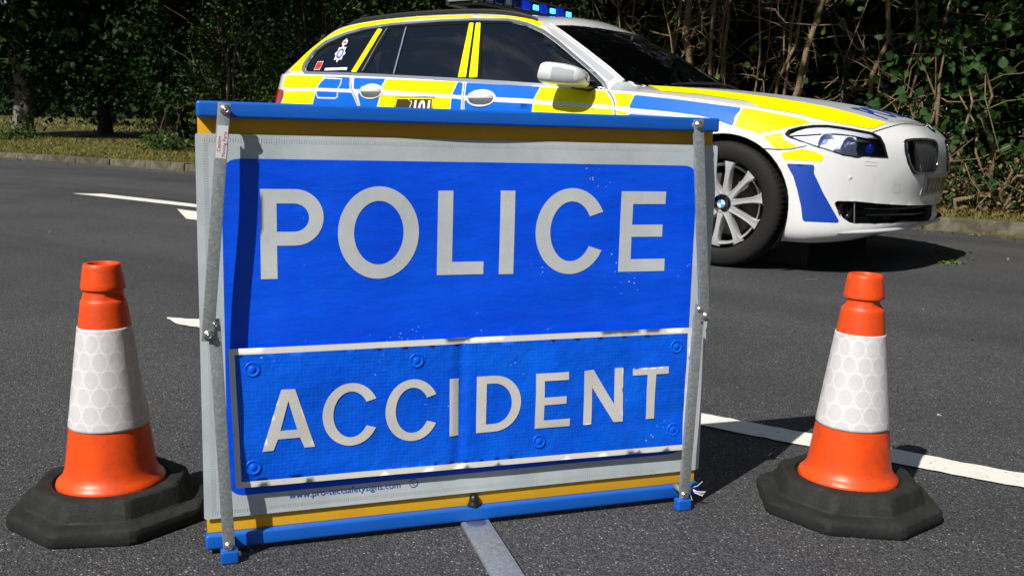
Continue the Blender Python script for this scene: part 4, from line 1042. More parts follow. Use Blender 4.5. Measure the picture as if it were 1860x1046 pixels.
DECALS = {"y1":[[-3526,797,1051],[-3266,850,1043],[-3053,867,1038],[-3099,898,955],[-3299,877,956],[-3556,812,961]],"b1":[[-3042,870,1033],[-2786,878,1026],[-2754,913,942],[-2916,908,947],[-3088,899,952]],"b2":[[-2744,880,1022],[-2595,881,1017],[-2452,880,1013],[-2473,914,936],[-2715,912,944]],"y2":[[-2440,881,1010],[-2315,880,1006],[-2194,878,1002],[-2075,875,998],[-1959,873,994],[-1845,871,990],[-1858,909,907],[-1974,911,912],[-2091,912,916],[-2212,913,922],[-2335,914,927],[-2461,915,932]],"b3":[[-1835,872,988],[-1793,873,982],[-1775,908,905],[-1851,909,907]],"b4":[[-1765,872,984],[-1649,871,978],[-1536,870,972],[-1424,869,967],[-1315,868,961],[-1208,867,956],[-1229,902,883],[-1330,903,887],[-1432,904,891],[-1537,905,895],[-1643,906,899],[-1751,908,903]],"y3":[[-1201,869,952],[-1106,869,948],[-1012,869,943],[-920,868,938],[-830,868,934],[-741,867,929],[-708,882,900],[-680,904,845],[-781,904,851],[-884,903,858],[-989,903,865],[-1105,903,872],[-1224,903,879]],"y4":[[-695,871,919],[-567,871,911],[-582,903,841],[-665,904,845]],"b5":[[-564,872,908],[-474,873,900],[-386,872,892],[-301,870,884],[-207,867,874],[-116,862,863],[-27,854,853],[58,842,843],[39,899,748],[-32,899,770],[-74,898,784],[-156,899,799],[-252,902,810],[-352,904,820],[-464,905,828],[-579,905,836]],"y5":[[67,840,844],[144,829,831],[217,813,818],[331,775,797],[394,752,780],[398,761,770],[299,849,740],[192,893,710],[121,896,728],[49,899,746]],"y6":[[207,894,700],[294,865,720],[306,874,695],[333,876,672],[374,866,658],[371,872,646],[344,882,642],[281,897,638]],"y7":[[310,896,617],[401,861,639],[454,836,630],[504,810,608],[499,822,581],[417,869,582],[329,897,583]],"b6":[[346,896,558],[351,894,564],[464,849,562],[470,848,554],[471,853,522],[523,835,420],[561,816,353],[599,798,287],[595,802,277],[527,852,278],[453,887,278],[444,889,287],[432,889,351],[405,891,439],[381,893,503]],"y1b":[[-3498,838,934],[-3283,884,931],[-3105,903,930],[-3133,912,793],[-3308,893,792],[-3518,848,792]],"b1b":[[-3096,904,930],[-2903,914,925],[-2723,918,920],[-2664,926,861],[-2614,931,750],[-2782,929,748],[-2958,924,746],[-3146,912,743],[-3127,912,810]],"b2b":[[-2671,919,916],[-2461,920,908],[-2485,929,826],[-2514,931,712],[-2592,931,711],[-2640,928,837]],"y2b":[[-2456,920,906],[-2330,920,902],[-2207,919,897],[-2087,918,893],[-1970,916,889],[-1855,915,885],[-1859,924,816],[-1869,927,701],[-1991,928,703],[-2116,929,706],[-2244,930,708],[-2375,931,710],[-2509,931,712],[-2479,929,826]],"b3b":[[-1850,915,884],[-1772,914,881],[-1767,924,790],[-1768,926,700],[-1861,926,702],[-1852,925,793]],"b4b":[[-1751,915,872],[-1624,914,868],[-1499,912,865],[-1362,911,859],[-1229,910,853],[-1233,917,798],[-1239,921,693],[-1340,922,694],[-1443,922,695],[-1547,923,697],[-1654,924,698],[-1763,925,700],[-1754,924,786]],"y3b":[[-1224,910,853],[-1103,909,849],[-985,908,845],[-880,908,839],[-777,909,833],[-676,909,827],[-654,921,692],[-746,920,692],[-840,920,692],[-936,920,692],[-1034,920,692],[-1133,921,693],[-1235,921,693],[-1227,917,805]],"y4b":[[-659,909,825],[-584,910,819],[-586,915,795],[-589,921,690],[-644,921,692]],"b5b":[[-573,913,802],[-472,913,797],[-374,913,792],[-271,911,784],[-171,908,777],[-95,907,761],[-129,917,721],[-217,919,723],[-306,920,725],[-398,921,727],[-492,921,729],[-588,920,731]],"roof1":[[-3594,715,1087],[-3539,667,1161],[-3510,596,1237],[-3153,614,1385],[-2964,613,1416],[-2732,614,1432],[-2560,620,1435],[-2400,618,1439],[-2271,625,1436],[-2149,627,1433],[-2033,626,1431],[-1922,621,1430],[-1898,650,1409],[-2011,652,1411],[-2128,652,1414],[-2249,650,1417],[-2374,646,1420],[-2585,653,1409],[-2716,655,1400],[-2854,653,1392],[-3064,654,1363],[-3268,645,1312],[-3376,661,1246],[-3410,723,1157],[-3376,789,1076]],"roof2":[[-1878,620,1428],[-1757,620,1419],[-1653,601,1413],[-1479,560,1386],[-1406,567,1362],[-1395,621,1336],[-1487,625,1366],[-1633,628,1400],[-1741,641,1406],[-1860,643,1413]],"strip_c":[[-2712,680,1366],[-2665,685,1361],[-2695,739,1261],[-2731,788,1162],[-2769,834,1063],[-2820,832,1066],[-2780,785,1165],[-2743,736,1265]],"strip_b1":[[-1903,680,1373],[-1869,680,1371],[-1842,731,1281],[-1823,773,1192],[-1806,811,1105],[-1791,847,1018],[-1855,848,1019],[-1863,812,1106],[-1872,773,1193],[-1884,731,1282]],"strip_b2":[[-1850,680,1371],[-1813,680,1369],[-1778,731,1279],[-1750,773,1190],[-1725,810,1103],[-1702,846,1018],[-1766,848,1016],[-1783,812,1103],[-1801,774,1190],[-1822,731,1279]],"dlo_out":[[-3365,786,1084],[-3386,757,1120],[-3385,734,1151],[-3346,689,1226],[-3242,669,1292],[-3048,670,1344],[-2843,665,1378],[-2705,666,1387],[-2574,664,1395],[-2427,667,1397],[-2286,667,1398],[-2150,665,1400],[-2010,665,1397],[-1874,662,1396],[-1740,661,1388],[-1616,650,1382],[-1473,644,1352],[-1346,645,1303],[-1225,666,1238],[-1070,703,1141],[-952,728,1069],[-832,760,987],[-742,863,938],[-832,864,941],[-923,865,945],[-1017,865,949],[-1112,866,953],[-1209,867,957],[-1316,867,964],[-1426,867,970],[-1537,867,976],[-1651,868,983],[-1768,868,990],[-1882,870,995],[-1999,871,1001],[-2118,872,1006],[-2241,873,1012],[-2366,874,1018],[-2494,875,1024],[-2626,874,1030],[-2763,872,1037],[-2922,869,1042],[-3090,860,1048],[-3272,844,1054]],"dlo_in":[[-3325,788,1092],[-3340,765,1123],[-3336,744,1154],[-3302,707,1219],[-3200,692,1275],[-3022,684,1328],[-2825,677,1362],[-2692,677,1371],[-2564,675,1380],[-2418,677,1382],[-2277,677,1384],[-2142,675,1386],[-2001,674,1384],[-1866,672,1382],[-1732,672,1374],[-1605,665,1367],[-1461,661,1336],[-1337,664,1287],[-1221,684,1223],[-1067,719,1128],[-950,743,1055],[-840,772,980],[-806,808,955],[-910,813,960],[-1010,829,964],[-1114,839,968],[-1224,846,973],[-1329,849,979],[-1438,851,986],[-1549,852,992],[-1663,853,999],[-1781,852,1005],[-1897,852,1011],[-2015,852,1017],[-2137,851,1023],[-2262,850,1029],[-2390,848,1035],[-2522,845,1042],[-2658,842,1048],[-2797,838,1055],[-2949,833,1060],[-3108,824,1064],[-3282,807,1070]],"g_quarter":[[-3310,790,1091],[-3327,767,1123],[-3328,745,1155],[-3290,712,1216],[-3190,696,1272],[-3020,686,1324],[-2823,679,1359],[-2727,679,1367],[-2757,736,1265],[-2795,785,1164],[-2834,833,1064],[-2972,828,1068],[-3116,820,1072],[-3272,804,1077]],"g_rearq":[[-2593,681,1370],[-2453,684,1371],[-2434,744,1260],[-2423,796,1151],[-2415,844,1044],[-2554,842,1049],[-2696,839,1054],[-2667,803,1133],[-2640,766,1211],[-2614,726,1290]],"g_rear":[[-2440,683,1372],[-2304,685,1371],[-2172,686,1370],[-2044,685,1369],[-1920,683,1369],[-1901,733,1280],[-1889,774,1193],[-1879,812,1107],[-1870,848,1021],[-1998,848,1026],[-2129,847,1032],[-2264,846,1037],[-2402,844,1043],[-2410,796,1151],[-2421,744,1260]],"g_front":[[-1798,681,1366],[-1602,669,1362],[-1462,667,1331],[-1336,671,1282],[-1221,691,1218],[-1067,725,1122],[-951,749,1050],[-843,778,974],[-831,786,962],[-920,812,965],[-1017,827,969],[-1119,837,973],[-1225,844,977],[-1332,847,983],[-1443,850,989],[-1556,851,995],[-1673,852,1002],[-1699,815,1091],[-1727,777,1181],[-1759,734,1272]],"wind":[[-1338,540,1346],[-1279,454,1352],[-1187,319,1349],[-1107,157,1336],[-1027,-16,1308],[-905,17,1252],[-799,24,1199],[-701,18,1148],[-584,16,1086],[-472,10,1024],[-436,-63,1001],[-281,501,952],[-356,524,958],[-436,539,963],[-552,520,978],[-624,590,987],[-690,632,1000],[-758,670,1014],[-851,652,1069],[-946,633,1125],[-1044,612,1183],[-1137,593,1235],[-1234,570,1290]],"headlight":[[310,864,712],[320,845,734],[362,809,750],[417,758,761],[474,707,763],[561,632,751],[656,541,732],[693,519,711],[719,524,672],[742,528,606],[724,556,606],[652,657,610],[631,687,603],[576,744,613],[517,789,635],[455,825,654],[383,853,678],[325,867,698]],"kidney":[[791,405,686],[795,385,700],[814,346,705],[853,241,706],[866,167,701],[876,138,682],[885,142,643],[888,163,564],[883,190,532],[873,257,526],[842,354,528],[832,379,537],[819,405,581],[804,417,635]],"intake":[[572,804,373],[582,793,385],[652,719,385],[737,593,373],[780,499,367],[820,386,361],[872,46,351],[859,64,262],[832,400,271],[787,539,273],[735,642,272],[665,735,274],[640,760,280],[613,782,302],[586,797,341]],"fog":[[572,804,373],[582,793,385],[652,719,385],[667,733,274],[640,760,280],[613,782,302],[586,797,341]],"hood_y":[[-622,616,974],[-561,546,973],[-487,504,970],[-314,549,952],[-215,528,944],[-122,494,936],[-18,490,924],[80,474,913],[173,504,897],[257,514,882],[334,508,869],[230,522,886],[357,509,864],[450,499,844],[536,469,825],[615,442,802],[690,407,780],[650,526,748],[588,586,760],[526,642,772],[460,690,785],[389,720,802],[314,743,820],[231,777,834],[143,802,847],[60,756,878],[-26,765,889],[-117,768,901],[-212,764,914],[-286,779,920],[-362,789,925],[-441,797,931]],"silver_a":[[-1369,587,1340],[-1314,578,1321],[-1190,609,1252],[-1073,634,1185],[-978,656,1128],[-886,676,1072],[-796,695,1017],[-810,743,991],[-937,713,1073],[-1036,690,1135],[-1138,665,1198],[-1292,633,1287]],"silver_base":[[-773,783,958],[-771,715,992],[-702,668,988],[-537,826,932],[-627,850,933],[-725,864,934]],"tail":[[-3542,825,926],[-3558,825,887],[-3659,782,852]],"plate":[[848,331,496],[880,188,504],[887,-87,509],[856,-245,413],[850,272,405]],"flap":[[-3033,875,1023],[-2860,883,1015],[-2855,900,978],[-2872,909,948],[-2866,920,892],[-2886,920,883],[-3066,912,886],[-3085,908,905],[-3095,899,950],[-3066,886,996]],"tow":[[774,499,472],[793,457,470],[795,449,427],[777,493,427]],"washer":[[664,652,585],[705,596,581],[707,599,563],[667,657,565]],"brow":[[324,862,708],[361,825,734],[404,776,754],[450,733,760],[481,706,759],[556,643,747],[654,546,730],[689,523,712],[697,524,703],[642,588,710],[590,638,722],[525,701,729],[462,763,725],[406,812,718]],"wedge":[[325,864,704],[407,815,715],[463,765,723],[526,704,726],[608,621,718],[628,664,650],[640,668,618],[605,714,610],[567,752,615],[524,785,630],[473,816,647],[420,842,663],[365,860,681]],"dark_end":[[611,620,716],[698,527,699],[721,529,660],[738,533,611],[699,590,613],[645,662,618],[629,662,650]],"rear_cut":[[-2796,845,1040],[-2749,903,973],[-2733,913,941],[-2690,923,892],[-2650,928,829],[-2631,931,750]],"b_cut":[[-1792,855,1000],[-1766,895,939],[-1750,922,821],[-1752,925,696]],"a_cut":[[-795,812,954],[-717,877,910],[-685,892,877],[-672,904,844],[-658,915,797],[-647,921,692]],"hood_front":[[657,537,734],[720,390,770],[761,176,785],[784,130,779]],"bump_cut":[[221,905,636],[299,895,633],[356,880,637],[422,844,656]],"swage_bump":[[476,846,545],[561,782,545],[635,706,541],[704,612,537],[782,479,522]],"crease":[[551,812,437],[630,738,426],[716,619,415],[761,532,408],[803,428,401]],"divider":[[-2445,686,1367],[-2428,745,1258],[-2419,796,1151],[-2412,843,1046]],"c_line":[[-2624,682,1368],[-2666,753,1236],[-2689,793,1154],[-2714,831,1072]],"swage_full":[[-3540,821,949],[-3300,879,945],[-3109,900,944],[-2913,911,938],[-2731,916,932],[-2574,916,929],[-2423,916,926],[-2302,916,919],[-2184,915,913],[-2069,914,907],[-1956,913,901],[-1846,912,896],[-1751,912,888],[-1620,911,882],[-1492,910,875],[-1359,908,870],[-1230,907,866],[-1107,906,860],[-987,906,855],[-879,906,848],[-773,906,842],[-669,907,836],[-583,910,820],[-464,910,812],[-348,908,805],[-256,907,797],[-167,904,788],[-112,903,778]],"fogline":[[654,718,381],[665,734,278]],"bluespot":[[678,596,652]],"fogc":[[615,771,338]],"crest":[[-3002,760,1200]],"poppy":[[-3189,790,1117]],"namestrip":[[-2987,817,1089]],"sticker101":[[-2161,926,834]],"handle_r":[[-2546,916,928]],"handle_f":[[-1620,909,886]],"sensor":[[619,735,504]],"badge":[[819,129,757]],"headp1":[[497,776,682]],"headp2":[[591,690,673]],"sill":[[-811,796,958]]}

FLIP = np.array([1, -1, 1.0])
def car_net(S):      # near side of the car is -y in the car's own frame
    return S * FLIP
DEC = {k: np.array(v, float) / 1000 * FLIP for k, v in DECALS.items()}
# ---- materials
PAINT = mat('white_car_paint', (.70, .71, .72), .28, spec=.5, coat=1.0)
t = NT(PAINT); c = t.coord(); t.rough(t.ramp(t.noise(c, 4, 5), [(.3, (.24, .24, .24)), (.8, (.36, .36, .36))]))
t.base(t.mix(t.ramp(t.noise(c, 3, 6, .7), [(.45, (0, 0, 0)), (.8, (1, 1, 1))]), (.69, .70, .71), (.63, .635, .63)))
FYEL = mat('fluorescent_yellow_film', (.86, .88, .0), .45, spec=.12); FBLU = mat('blue_film', (.002, .115, .62), .45, spec=.2)
t = NT(FYEL); c = t.coord(); t.base(t.mix(t.noise(c, 5, 4), (.95, .90, .0), (.88, .85, .0)))
t = NT(FBLU); c = t.coord(); t.base(t.mix(t.noise(c, 7, 5), (.002, .10, .56), (.004, .15, .70)))
DBLU = mat('dark_blue_film', (.003, .045, .36), .4); t = NT(DBLU); t.bump(t.voro(t.coord(), 160), .3, .002)
SFILM = mat('silver_grey_film', (.42, .45, .49), .38, coat=.2)
GAP = mat('panel_gap', (.008, .008, .008), .8); GAPL = mat('fine_panel_gap', (.30, .30, .30), .8)
TRIM = mat('satin_aluminium', (.62, .68, .76), .28, .85)
CHROME = mat('chrome', (.75, .77, .8), .08, 1.0)
BLK = mat('black_gloss_trim', (.008, .008, .009), .18, coat=.3); BLKM = mat('black_matt_trim', (.013, .013, .013), .6)
TYRE = mat('tyre_rubber', (.011, .011, .011), .72, spec=.25); t = NT(TYRE); t.bump(t.noise(t.coord(), 120, 3), .2, .002)
ALLOY = mat('silver_alloy', (.70, .71, .73), .26, .6); DARKM = mat('brake_iron', (.05, .047, .043), .55, .6)
WHT = mat('white_print', (.78, .78, .78), .5); NAVY = mat('navy_print', (.01, .03, .30), .5); REDP = mat('red_sticker', (.5, .03, .02), .5); GOLD = mat('brown_print', (.05, .03, .008), .5)
SKYB = mat('pale_blue_enamel', (.05, .30, .75), .25, coat=.5)
CABIN = mat('cabin_fabric', (.012, .012, .014), .85)
def glass_mat(name, tint, mixf, col, ior=1.52):
    m = bpy.data.materials.new(name); m.use_nodes = True; nt = m.node_tree; nt.nodes.clear()
    out = nt.nodes.new('ShaderNodeOutputMaterial'); tr = nt.nodes.new('ShaderNodeBsdfTransparent'); tr.inputs[0].default_value = (*tint, 1)
    df = nt.nodes.new('ShaderNodeBsdfDiffuse'); df.inputs[0].default_value = (*col, 1)
    gl = nt.nodes.new('ShaderNodeBsdfGlossy'); gl.inputs['Roughness'].default_value = .015
    fr = nt.nodes.new('ShaderNodeFresnel'); fr.inputs[0].default_value = ior
    a = nt.nodes.new('ShaderNodeMixShader'); a.inputs[0].default_value = mixf
    b = nt.nodes.new('ShaderNodeMixShader')
    nt.links.new(tr.outputs[0], a.inputs[1]); nt.links.new(df.outputs[0], a.inputs[2])
    nt.links.new(fr.outputs[0], b.inputs[0]); nt.links.new(a.outputs[0], b.inputs[1]); nt.links.new(gl.outputs[0], b.inputs[2])
    nt.links.new(b.outputs[0], out.inputs[0]); MATS[name] = m; return m
GLASS = glass_mat('tinted_glass', (.62, .68, .70), .10, (.02, .035, .06), 2.1)
GLASSW = glass_mat('windscreen_glass', (.55, .60, .58), .06, (.01, .012, .012))
LENS = glass_mat('clear_lens', (.95, .96, 1.0), .0, (1, 1, 1))
REDL = mat('red_tail_lens', (.42, .008, .010), .12, coat=.6)

# ---- shell surfaces (near half, then mirrored)
nb, nh, ng = [car_net(S) for S in shell_build()]
def soup(Ss):
    V, F, o = [], [], 0
    for S in Ss:
        for sg in (1, -1):
            v = (S * np.array([1, sg, 1])).reshape(-1, 3); f = quads(S, o)
            V.append(v); F.append(f if sg == 1 else f[:, ::-1]); o += len(v)
    return np.concatenate(V), np.concatenate(F)
SV, SF = soup([nb, nh, ng])
BVH = BVHTree.FromPolygons([Vector(v) for v in SV], [tuple(map(int, f)) for f in SF])
MID = np.array([-1.6, 0, .62])
def frame(P, nrm=None):
    c = P.mean(0); n = np.zeros(3)
    for i in range(len(P)): n += np.cross(P[i] - c, P[(i + 1) % len(P)] - c)
    if nrm is not None: n = np.array(nrm, float)
    n /= np.linalg.norm(n); o = c - MID
    if n @ o < 0: n = -n
    e1 = np.array([1, 0, 0]) - n * n[0]
    if np.linalg.norm(e1) < .3: e1 = np.array([0, 1, 0]) - n * n[1]
    e1 /= np.linalg.norm(e1); e2 = np.cross(n, e1)
    return c, e1, e2, n
BVHG = None
def drop(Q, n, off, bvh=None):
    BVH = bvh or globals()['BVH']
    """drop points along -n onto the shell, then lift by off along the surface normal"""
    out = np.empty_like(Q); nv = Vector(n)
    for i, p in enumerate(Q):
        h = BVH.ray_cast(Vector(p + n * .12), -nv, .35)
        if h[0] is None: h = BVH.find_nearest(Vector(p))
        hn = h[1] if h[1].dot(nv) > 0 else -h[1]
        out[i] = np.array(h[0] + hn * off)
    return out
def panel(name, P, off, m, parent, rad=0, holes=(), step=.03, skirt=0.0, both=False, nrm=None, label=None, bvh=None):
    P = np.asarray(P); c, e1, e2, n = frame(P, nrm)
    to2 = lambda A: np.stack([(A - c) @ e1, (A - c) @ e2], 1)
    o2 = to2(P)
    if rad: o2 = round_poly(o2, rad)
    h2 = [to2(np.asarray(h)) for h in holes]
    V2, F2 = cdt(o2, h2, step)
    Q = c + V2[:, :1] * e1 + V2[:, 1:] * e2
    V3 = drop(Q, n, off, bvh)
    tri = V3[F2]; fl = (np.cross(tri[:, 1] - tri[:, 0], tri[:, 2] - tri[:, 0]) @ n) < 0
    F = np.where(fl[:, None], F2[:, ::-1], F2)
    if skirt:
        ed = {}
        for f in F:
            for k in range(3): ed[(f[k], f[(k + 1) % 3])] = 1
        bd = [(a, b) for a, b in ed if (b, a) not in ed]; idx = sorted({a for e in bd for a in e}); mp_ = {a: len(V3) + i for i, a in enumerate(idx)}
        V3 = np.concatenate([V3, V3[idx] - n * skirt]); ex = []
        for a, b in bd: ex += [(b, a, mp_[a]), (b, mp_[a], mp_[b])]
        F = np.concatenate([F, np.array(ex)])
    res = []
    for sg in ((1, -1) if both else (1,)):
        o = fast_mesh(name, V3 * np.array([1, sg, 1]), F if sg == 1 else F[:, ::-1], m, parent, True)
        if skirt: o.data.set_sharp_from_angle(angle=R(40))
        if label: o['label'] = label
        res.append(o)
    return res[0] if not both else res
def strip(name, P, wd, off, m, parent, both=False, n_out=None, closed=False):
    """a narrow band along a line on the shell"""
    P = np.asarray(P, float); D = []
    seg = len(P) if closed else len(P) - 1
    for i in range(seg):
        a, b = P[i], P[(i + 1) % len(P)]; k = max(1, int(np.linalg.norm(b - a) / .03)); D += [a + (b - a) * j / k for j in range(k)]
    if not closed: D.append(P[-1])
    D = np.array(D); V = []
    T = np.gradient(D, axis=0) if not closed else np.roll(D, -1, 0) - np.roll(D, 1, 0)
    for p, tt in zip(D, T):
        h = BVH.find_nearest(Vector(p)); nn = np.array(h[1]); nn = nn if nn @ (p - MID) > 0 else -nn
        sd = np.cross(nn, tt); sd /= np.linalg.norm(sd) + 1e-9; q = np.array(h[0]) + nn * off
        V += [q + sd * wd / 2, q - sd * wd / 2]
    V = np.array(V); n = len(D); F = [(2 * i, 2 * i + 1, 2 * ((i + 1) % n) + 1, 2 * ((i + 1) % n)) for i in range(n if closed else n - 1)]
    for sg in ((1, -1) if both else (1,)): mesh(name, V * np.array([1, sg, 1]), F, m, parent, True)
def mirror_pts(P): return P * np.array([1, -1, 1])

# ---- cutting openings out of the shell
def cut(V, F, P, nrm=None, shrink=0.0, depth=.22):
    c, e1, e2, n = frame(P, nrm); poly = np.stack([(P - c) @ e1, (P - c) @ e2], 1)
    if shrink: poly = poly * (1 - shrink)
    D = (V - c); v2 = np.stack([D @ e1, D @ e2], 1); dep = D @ n
    fc = v2[F].mean(1); fd = dep[F].mean(1)
    a = V[F]; fn = np.cross(a[:, 2] - a[:, 0], a[:, 3] - a[:, 1]); fn /= np.linalg.norm(fn, axis=1)[:, None] + 1e-12
    k = inside(fc, poly) & (np.abs(fd) < depth) & ((fn @ n) ** 2 > .02)
    if not k.any(): return V, F
    bv = np.intersect1d(np.unique(F[k]), np.unique(F[~k])); V = V.copy()
    A = poly; B = np.roll(poly, -1, 0); AB = B - A; L2 = (AB ** 2).sum(1) + 1e-12
    for i in bv:
        p = v2[i]; tt = np.clip(((p - A) * AB).sum(1) / L2, 0, 1); q = A + AB * tt[:, None]; d = ((q - p) ** 2).sum(1); j = d.argmin()
        if d[j] < .03 ** 2: dv = q[j] - p; V[i] += e1 * dv[0] + e2 * dv[1]
    return V, F[~k]
def arch_poly(x, r, n=48): return np.array([(x + r * math.cos(2 * math.pi * k / n), -.93, .338 + r * math.sin(2 * math.pi * k / n)) for k in range(n)])
ARCH = [arch_poly(0, .372), arch_poly(-2.968, .372)]
def half(S): return S.reshape(-1, 3).copy(), quads(S)
wind_half = np.array([(-1.338, -.545, 1.346), (-1.279, -.454, 1.352), (-1.187, -.319, 1.349), (-1.12, -.16, 1.345), (-1.10, 0, 1.345), (-.405, 0, .99), (-.42, -.25, .985), (-.50, -.46, .976), (-.605, -.62, .966), (-.745, -.685, .998), (-.851, -.655, 1.069), (-.946, -.635, 1.125), (-1.137, -.595, 1.235)])
def full(Ph, i0, i1):  # mirror a half outline about the centre line; centre points are i0,i1
    return Ph
WIND = np.concatenate([wind_half[:5], mirror_pts(wind_half[:4])[::-1], mirror_pts(wind_half[6:])[::-1], wind_half[5:6], wind_half[6:]])
rear_half = np.array([(-3.585, 0, 1.335), (-3.57, -.28, 1.33), (-3.50, -.46, 1.318), (-3.70, -.585, 1.12), (-3.83, -.42, 1.115), (-3.88, -.2, 1.115), (-3.89, 0, 1.115)])
REARW = np.concatenate([rear_half, mirror_pts(rear_half[1:-1])[::-1]])
# lower body
bv_, bf_ = half(nb)
for P in ARCH: bv_, bf_ = cut(bv_, bf_, P, (0, -1, 0))
bv_, bf_ = cut(bv_, bf_, DEC['headlight'])
KID = DEC['kidney'].copy(); KID[:, 1] += .045 * (1 - (-KID[:, 1] - .073) / .29); KID = drop(KID, np.array([.94, -.34, 0]), 0)
bv_, bf_ = cut(bv_, bf_, KID)
INT = DEC['intake']; bv_, bf_ = cut(bv_, bf_, INT, (.85, -.5, 0))
hv_, hf_ = half(nh); hv_, hf_ = cut(hv_, hf_, DEC['headlight'])
hc = hv_[hf_].mean(1); hf_ = hf_[~(hc[:, 0] < -.47 - .38 * hc[:, 1] ** 2)]
gv_, gf_ = half(ng)
gv_, gf_ = cut(gv_, gf_, DEC['dlo_in'])
gv_, gf_ = cut(gv_, gf_, WIND, (.62, 0, .78), depth=.35); gv_, gf_ = cut(gv_, gf_, REARW, (-.6, 0, .8), depth=.3)
def two(name, v, f, m, parent):
    V = np.concatenate([v, v * np.array([1, -1, 1])]); F = np.concatenate([f, f[:, ::-1] + len(v)])
    a = V[F]; c = a.mean(1); n = np.cross(a[:, 2] - a[:, 0], a[:, 3] - a[:, 1]); fl = (n * (c - MID)).sum(1).sum() < 0
    if fl: F = F[:, ::-1]
    o = fast_mesh(name, V, F, m, parent, True)
    bm = bmesh.new(); bm.from_mesh(o.data); bmesh.ops.remove_doubles(bm, verts=bm.verts, dist=.0008); bm.to_mesh(o.data); bm.free(); o.data.shade_smooth()
    return o
body = two('body', bv_, bf_, PAINT, car)
bonnet = two('bonnet', hv_, hf_, PAINT, car)
cabin = two('roof', gv_, gf_, PAINT, car)
# underside and inner shell so the openings look into darkness
bm = bmesh.new(); add_box(bm, (-1.6, 0, .30), (4.3, 1.2, .20)); add_box(bm, (-1.48, 0, .36), (2.15, 1.70, .26)); add_box(bm, (.50, 0, .40), (.30, 1.15, .28)); add_box(bm, (-3.6, 0, .42), (.5, 1.3, .35))
bm_obj('under_tray', bm, BLKM, car)

# ---- wheels
def make_wheel(x, y, rot, steer):
    w = empty('wheel', (x, y, .338), (0, rot, steer), car)
    sgn = -1
    # tyre: profile (radius, offset across; outer face is -y)
    pr = [(.236, -.108), (.244, -.116), (.262, -.121), (.285, -.122), (.306, -.119), (.322, -.112), (.331, -.100), (.3355, -.080), (.337, -.052), (.337, -.046), (.330, -.045), (.330, -.037), (.338, -.036), (.338, .0), (.330, .001), (.330, .009), (.338, .01), (.336, .055), (.331, .088), (.31, .105), (.262, .112), (.238, .10)]
    seg = 216; V, F = [], []
    for (r_, y_) in pr:
        for k in range(seg):
            a = 2 * math.pi * k / seg; q = r_
            if y_ < -.05 and r_ > .318 and k % 3 == 0: q -= .0035 if r_ > .328 else .0022
            V.append((q * math.cos(a), y_, q * math.sin(a)))
    for i in range(len(pr) - 1):
        for k in range(seg): F.append((i * seg + k, (i + 1) * seg + k, (i + 1) * seg + (k + 1) % seg, i * seg + (k + 1) % seg))
    ty = mesh('tyre', V, F, TYRE, w, True); ty.data.set_sharp_from_angle(angle=R(35))
    # sidewall ridge
    rim = lathe('rim', [(.2385, .112), (.2400, .117), (.2375, .1195), (.2300, .1185), (.2250, .112), (.2225, .100), (.217, .092), (.214, .060), (.205, .0), (.200, -.08), (.215, -.10)], ALLOY, w, 96, 'Y')
    # spokes: ten, gently dished
    S = bmesh.new()
    for k in range(10):
        a0 = 2 * math.pi * (k + .5) / 10
        sec = [(.050, .021, .096, .05), (.085, .0160, .098, .055), (.13, .0148, .100, .062), (.175, .0172, .102, .07), (.210, .0255, .1035, .08), (.226, .034, .101, .082)]
        rings = []
        for (r_, hw, yo, yi) in sec:
            tw = .0
            ring = []
            for (dx, yy) in ((-hw, yo - .010), (-hw * .72, yo), (-.15 * hw, yo - .0025), (.15 * hw, yo - .0025), (hw * .72, yo), (hw, yo - .010), (hw * .8, yi - .02), (-hw * .8, yi - .02)):
                c_, s_ = math.cos(a0), math.sin(a0)
                ring.append(S.verts.new((r_ * c_ - dx * s_, -yy, r_ * s_ + dx * c_)))
            rings.append(ring)
        for p_, q_ in zip(rings, rings[1:]):
            for j in range(8): S.faces.new((p_[j], p_[(j + 1) % 8], q_[(j + 1) % 8], q_[j]))
    sp = bm_obj('spokes', S, ALLOY, w); sp.data.shade_smooth(); sp.data.set_sharp_from_angle(angle=R(32))
    lathe('hub', [(0, .098), (.030, .098), (.0335, .100), (.060, .097), (.074, .088), (.076, .03)], ALLOY, w, 48, 'Y')
    for k in range(5):
        a = 2 * math.pi * k / 5 + .31
        o = lathe('wheel_bolt', [(0, .0975), (.0075, .0975), (.008, .0992), (.0145, .0995), (.0155, .0965)], BLK, w, 18, 'Y'); o.location = (.056 * math.cos(a), 0, .056 * math.sin(a))
    bd = lathe('hub_badge', [(.031, .1000), (.0305, .1035), (.0285, .1042), (.0225, .1042), (.0225, .1040)], BLK, w, 40, 'Y')
    for q in range(4):
        pts = [(0, 0)] + [(.0222 * math.cos(q * math.pi / 2 + math.pi / 2 * j / 8), .0222 * math.sin(q * math.pi / 2 + math.pi / 2 * j / 8)) for j in range(9)]
        mesh('badge_quarter', [(p[0], -.1043, p[1]) for p in pts], [tuple(range(10))], SKYB if q % 2 else WHT, w)
    lathe('brake_disc', [(.06, .012), (.168, .012), (.168, -.012), (.06, -.012)], DARKM, w, 48, 'Y')
    bm = bmesh.new(); add_box(bm, (-.10, -.02, .08), (.10, .06, .16)); bm_obj('brake_caliper', bm, DARKM, w, True, .012)
    return w
w0 = make_wheel(0, -.79, R(8), 0)
def copy_tree(o, parent):
    c_ = o.copy(); COL.objects.link(c_); c_.parent = parent
    for ch in o.children: copy_tree(ch, c_)
    return c_
for (x, y, rz_) in ((-2.968, -.79, 0), (0, .79, math.pi), (-2.968, .79, math.pi)):
    w_ = copy_tree(w0, car); w_.location = (x, y, .338); w_.rotation_euler = (0, R(8), rz_)
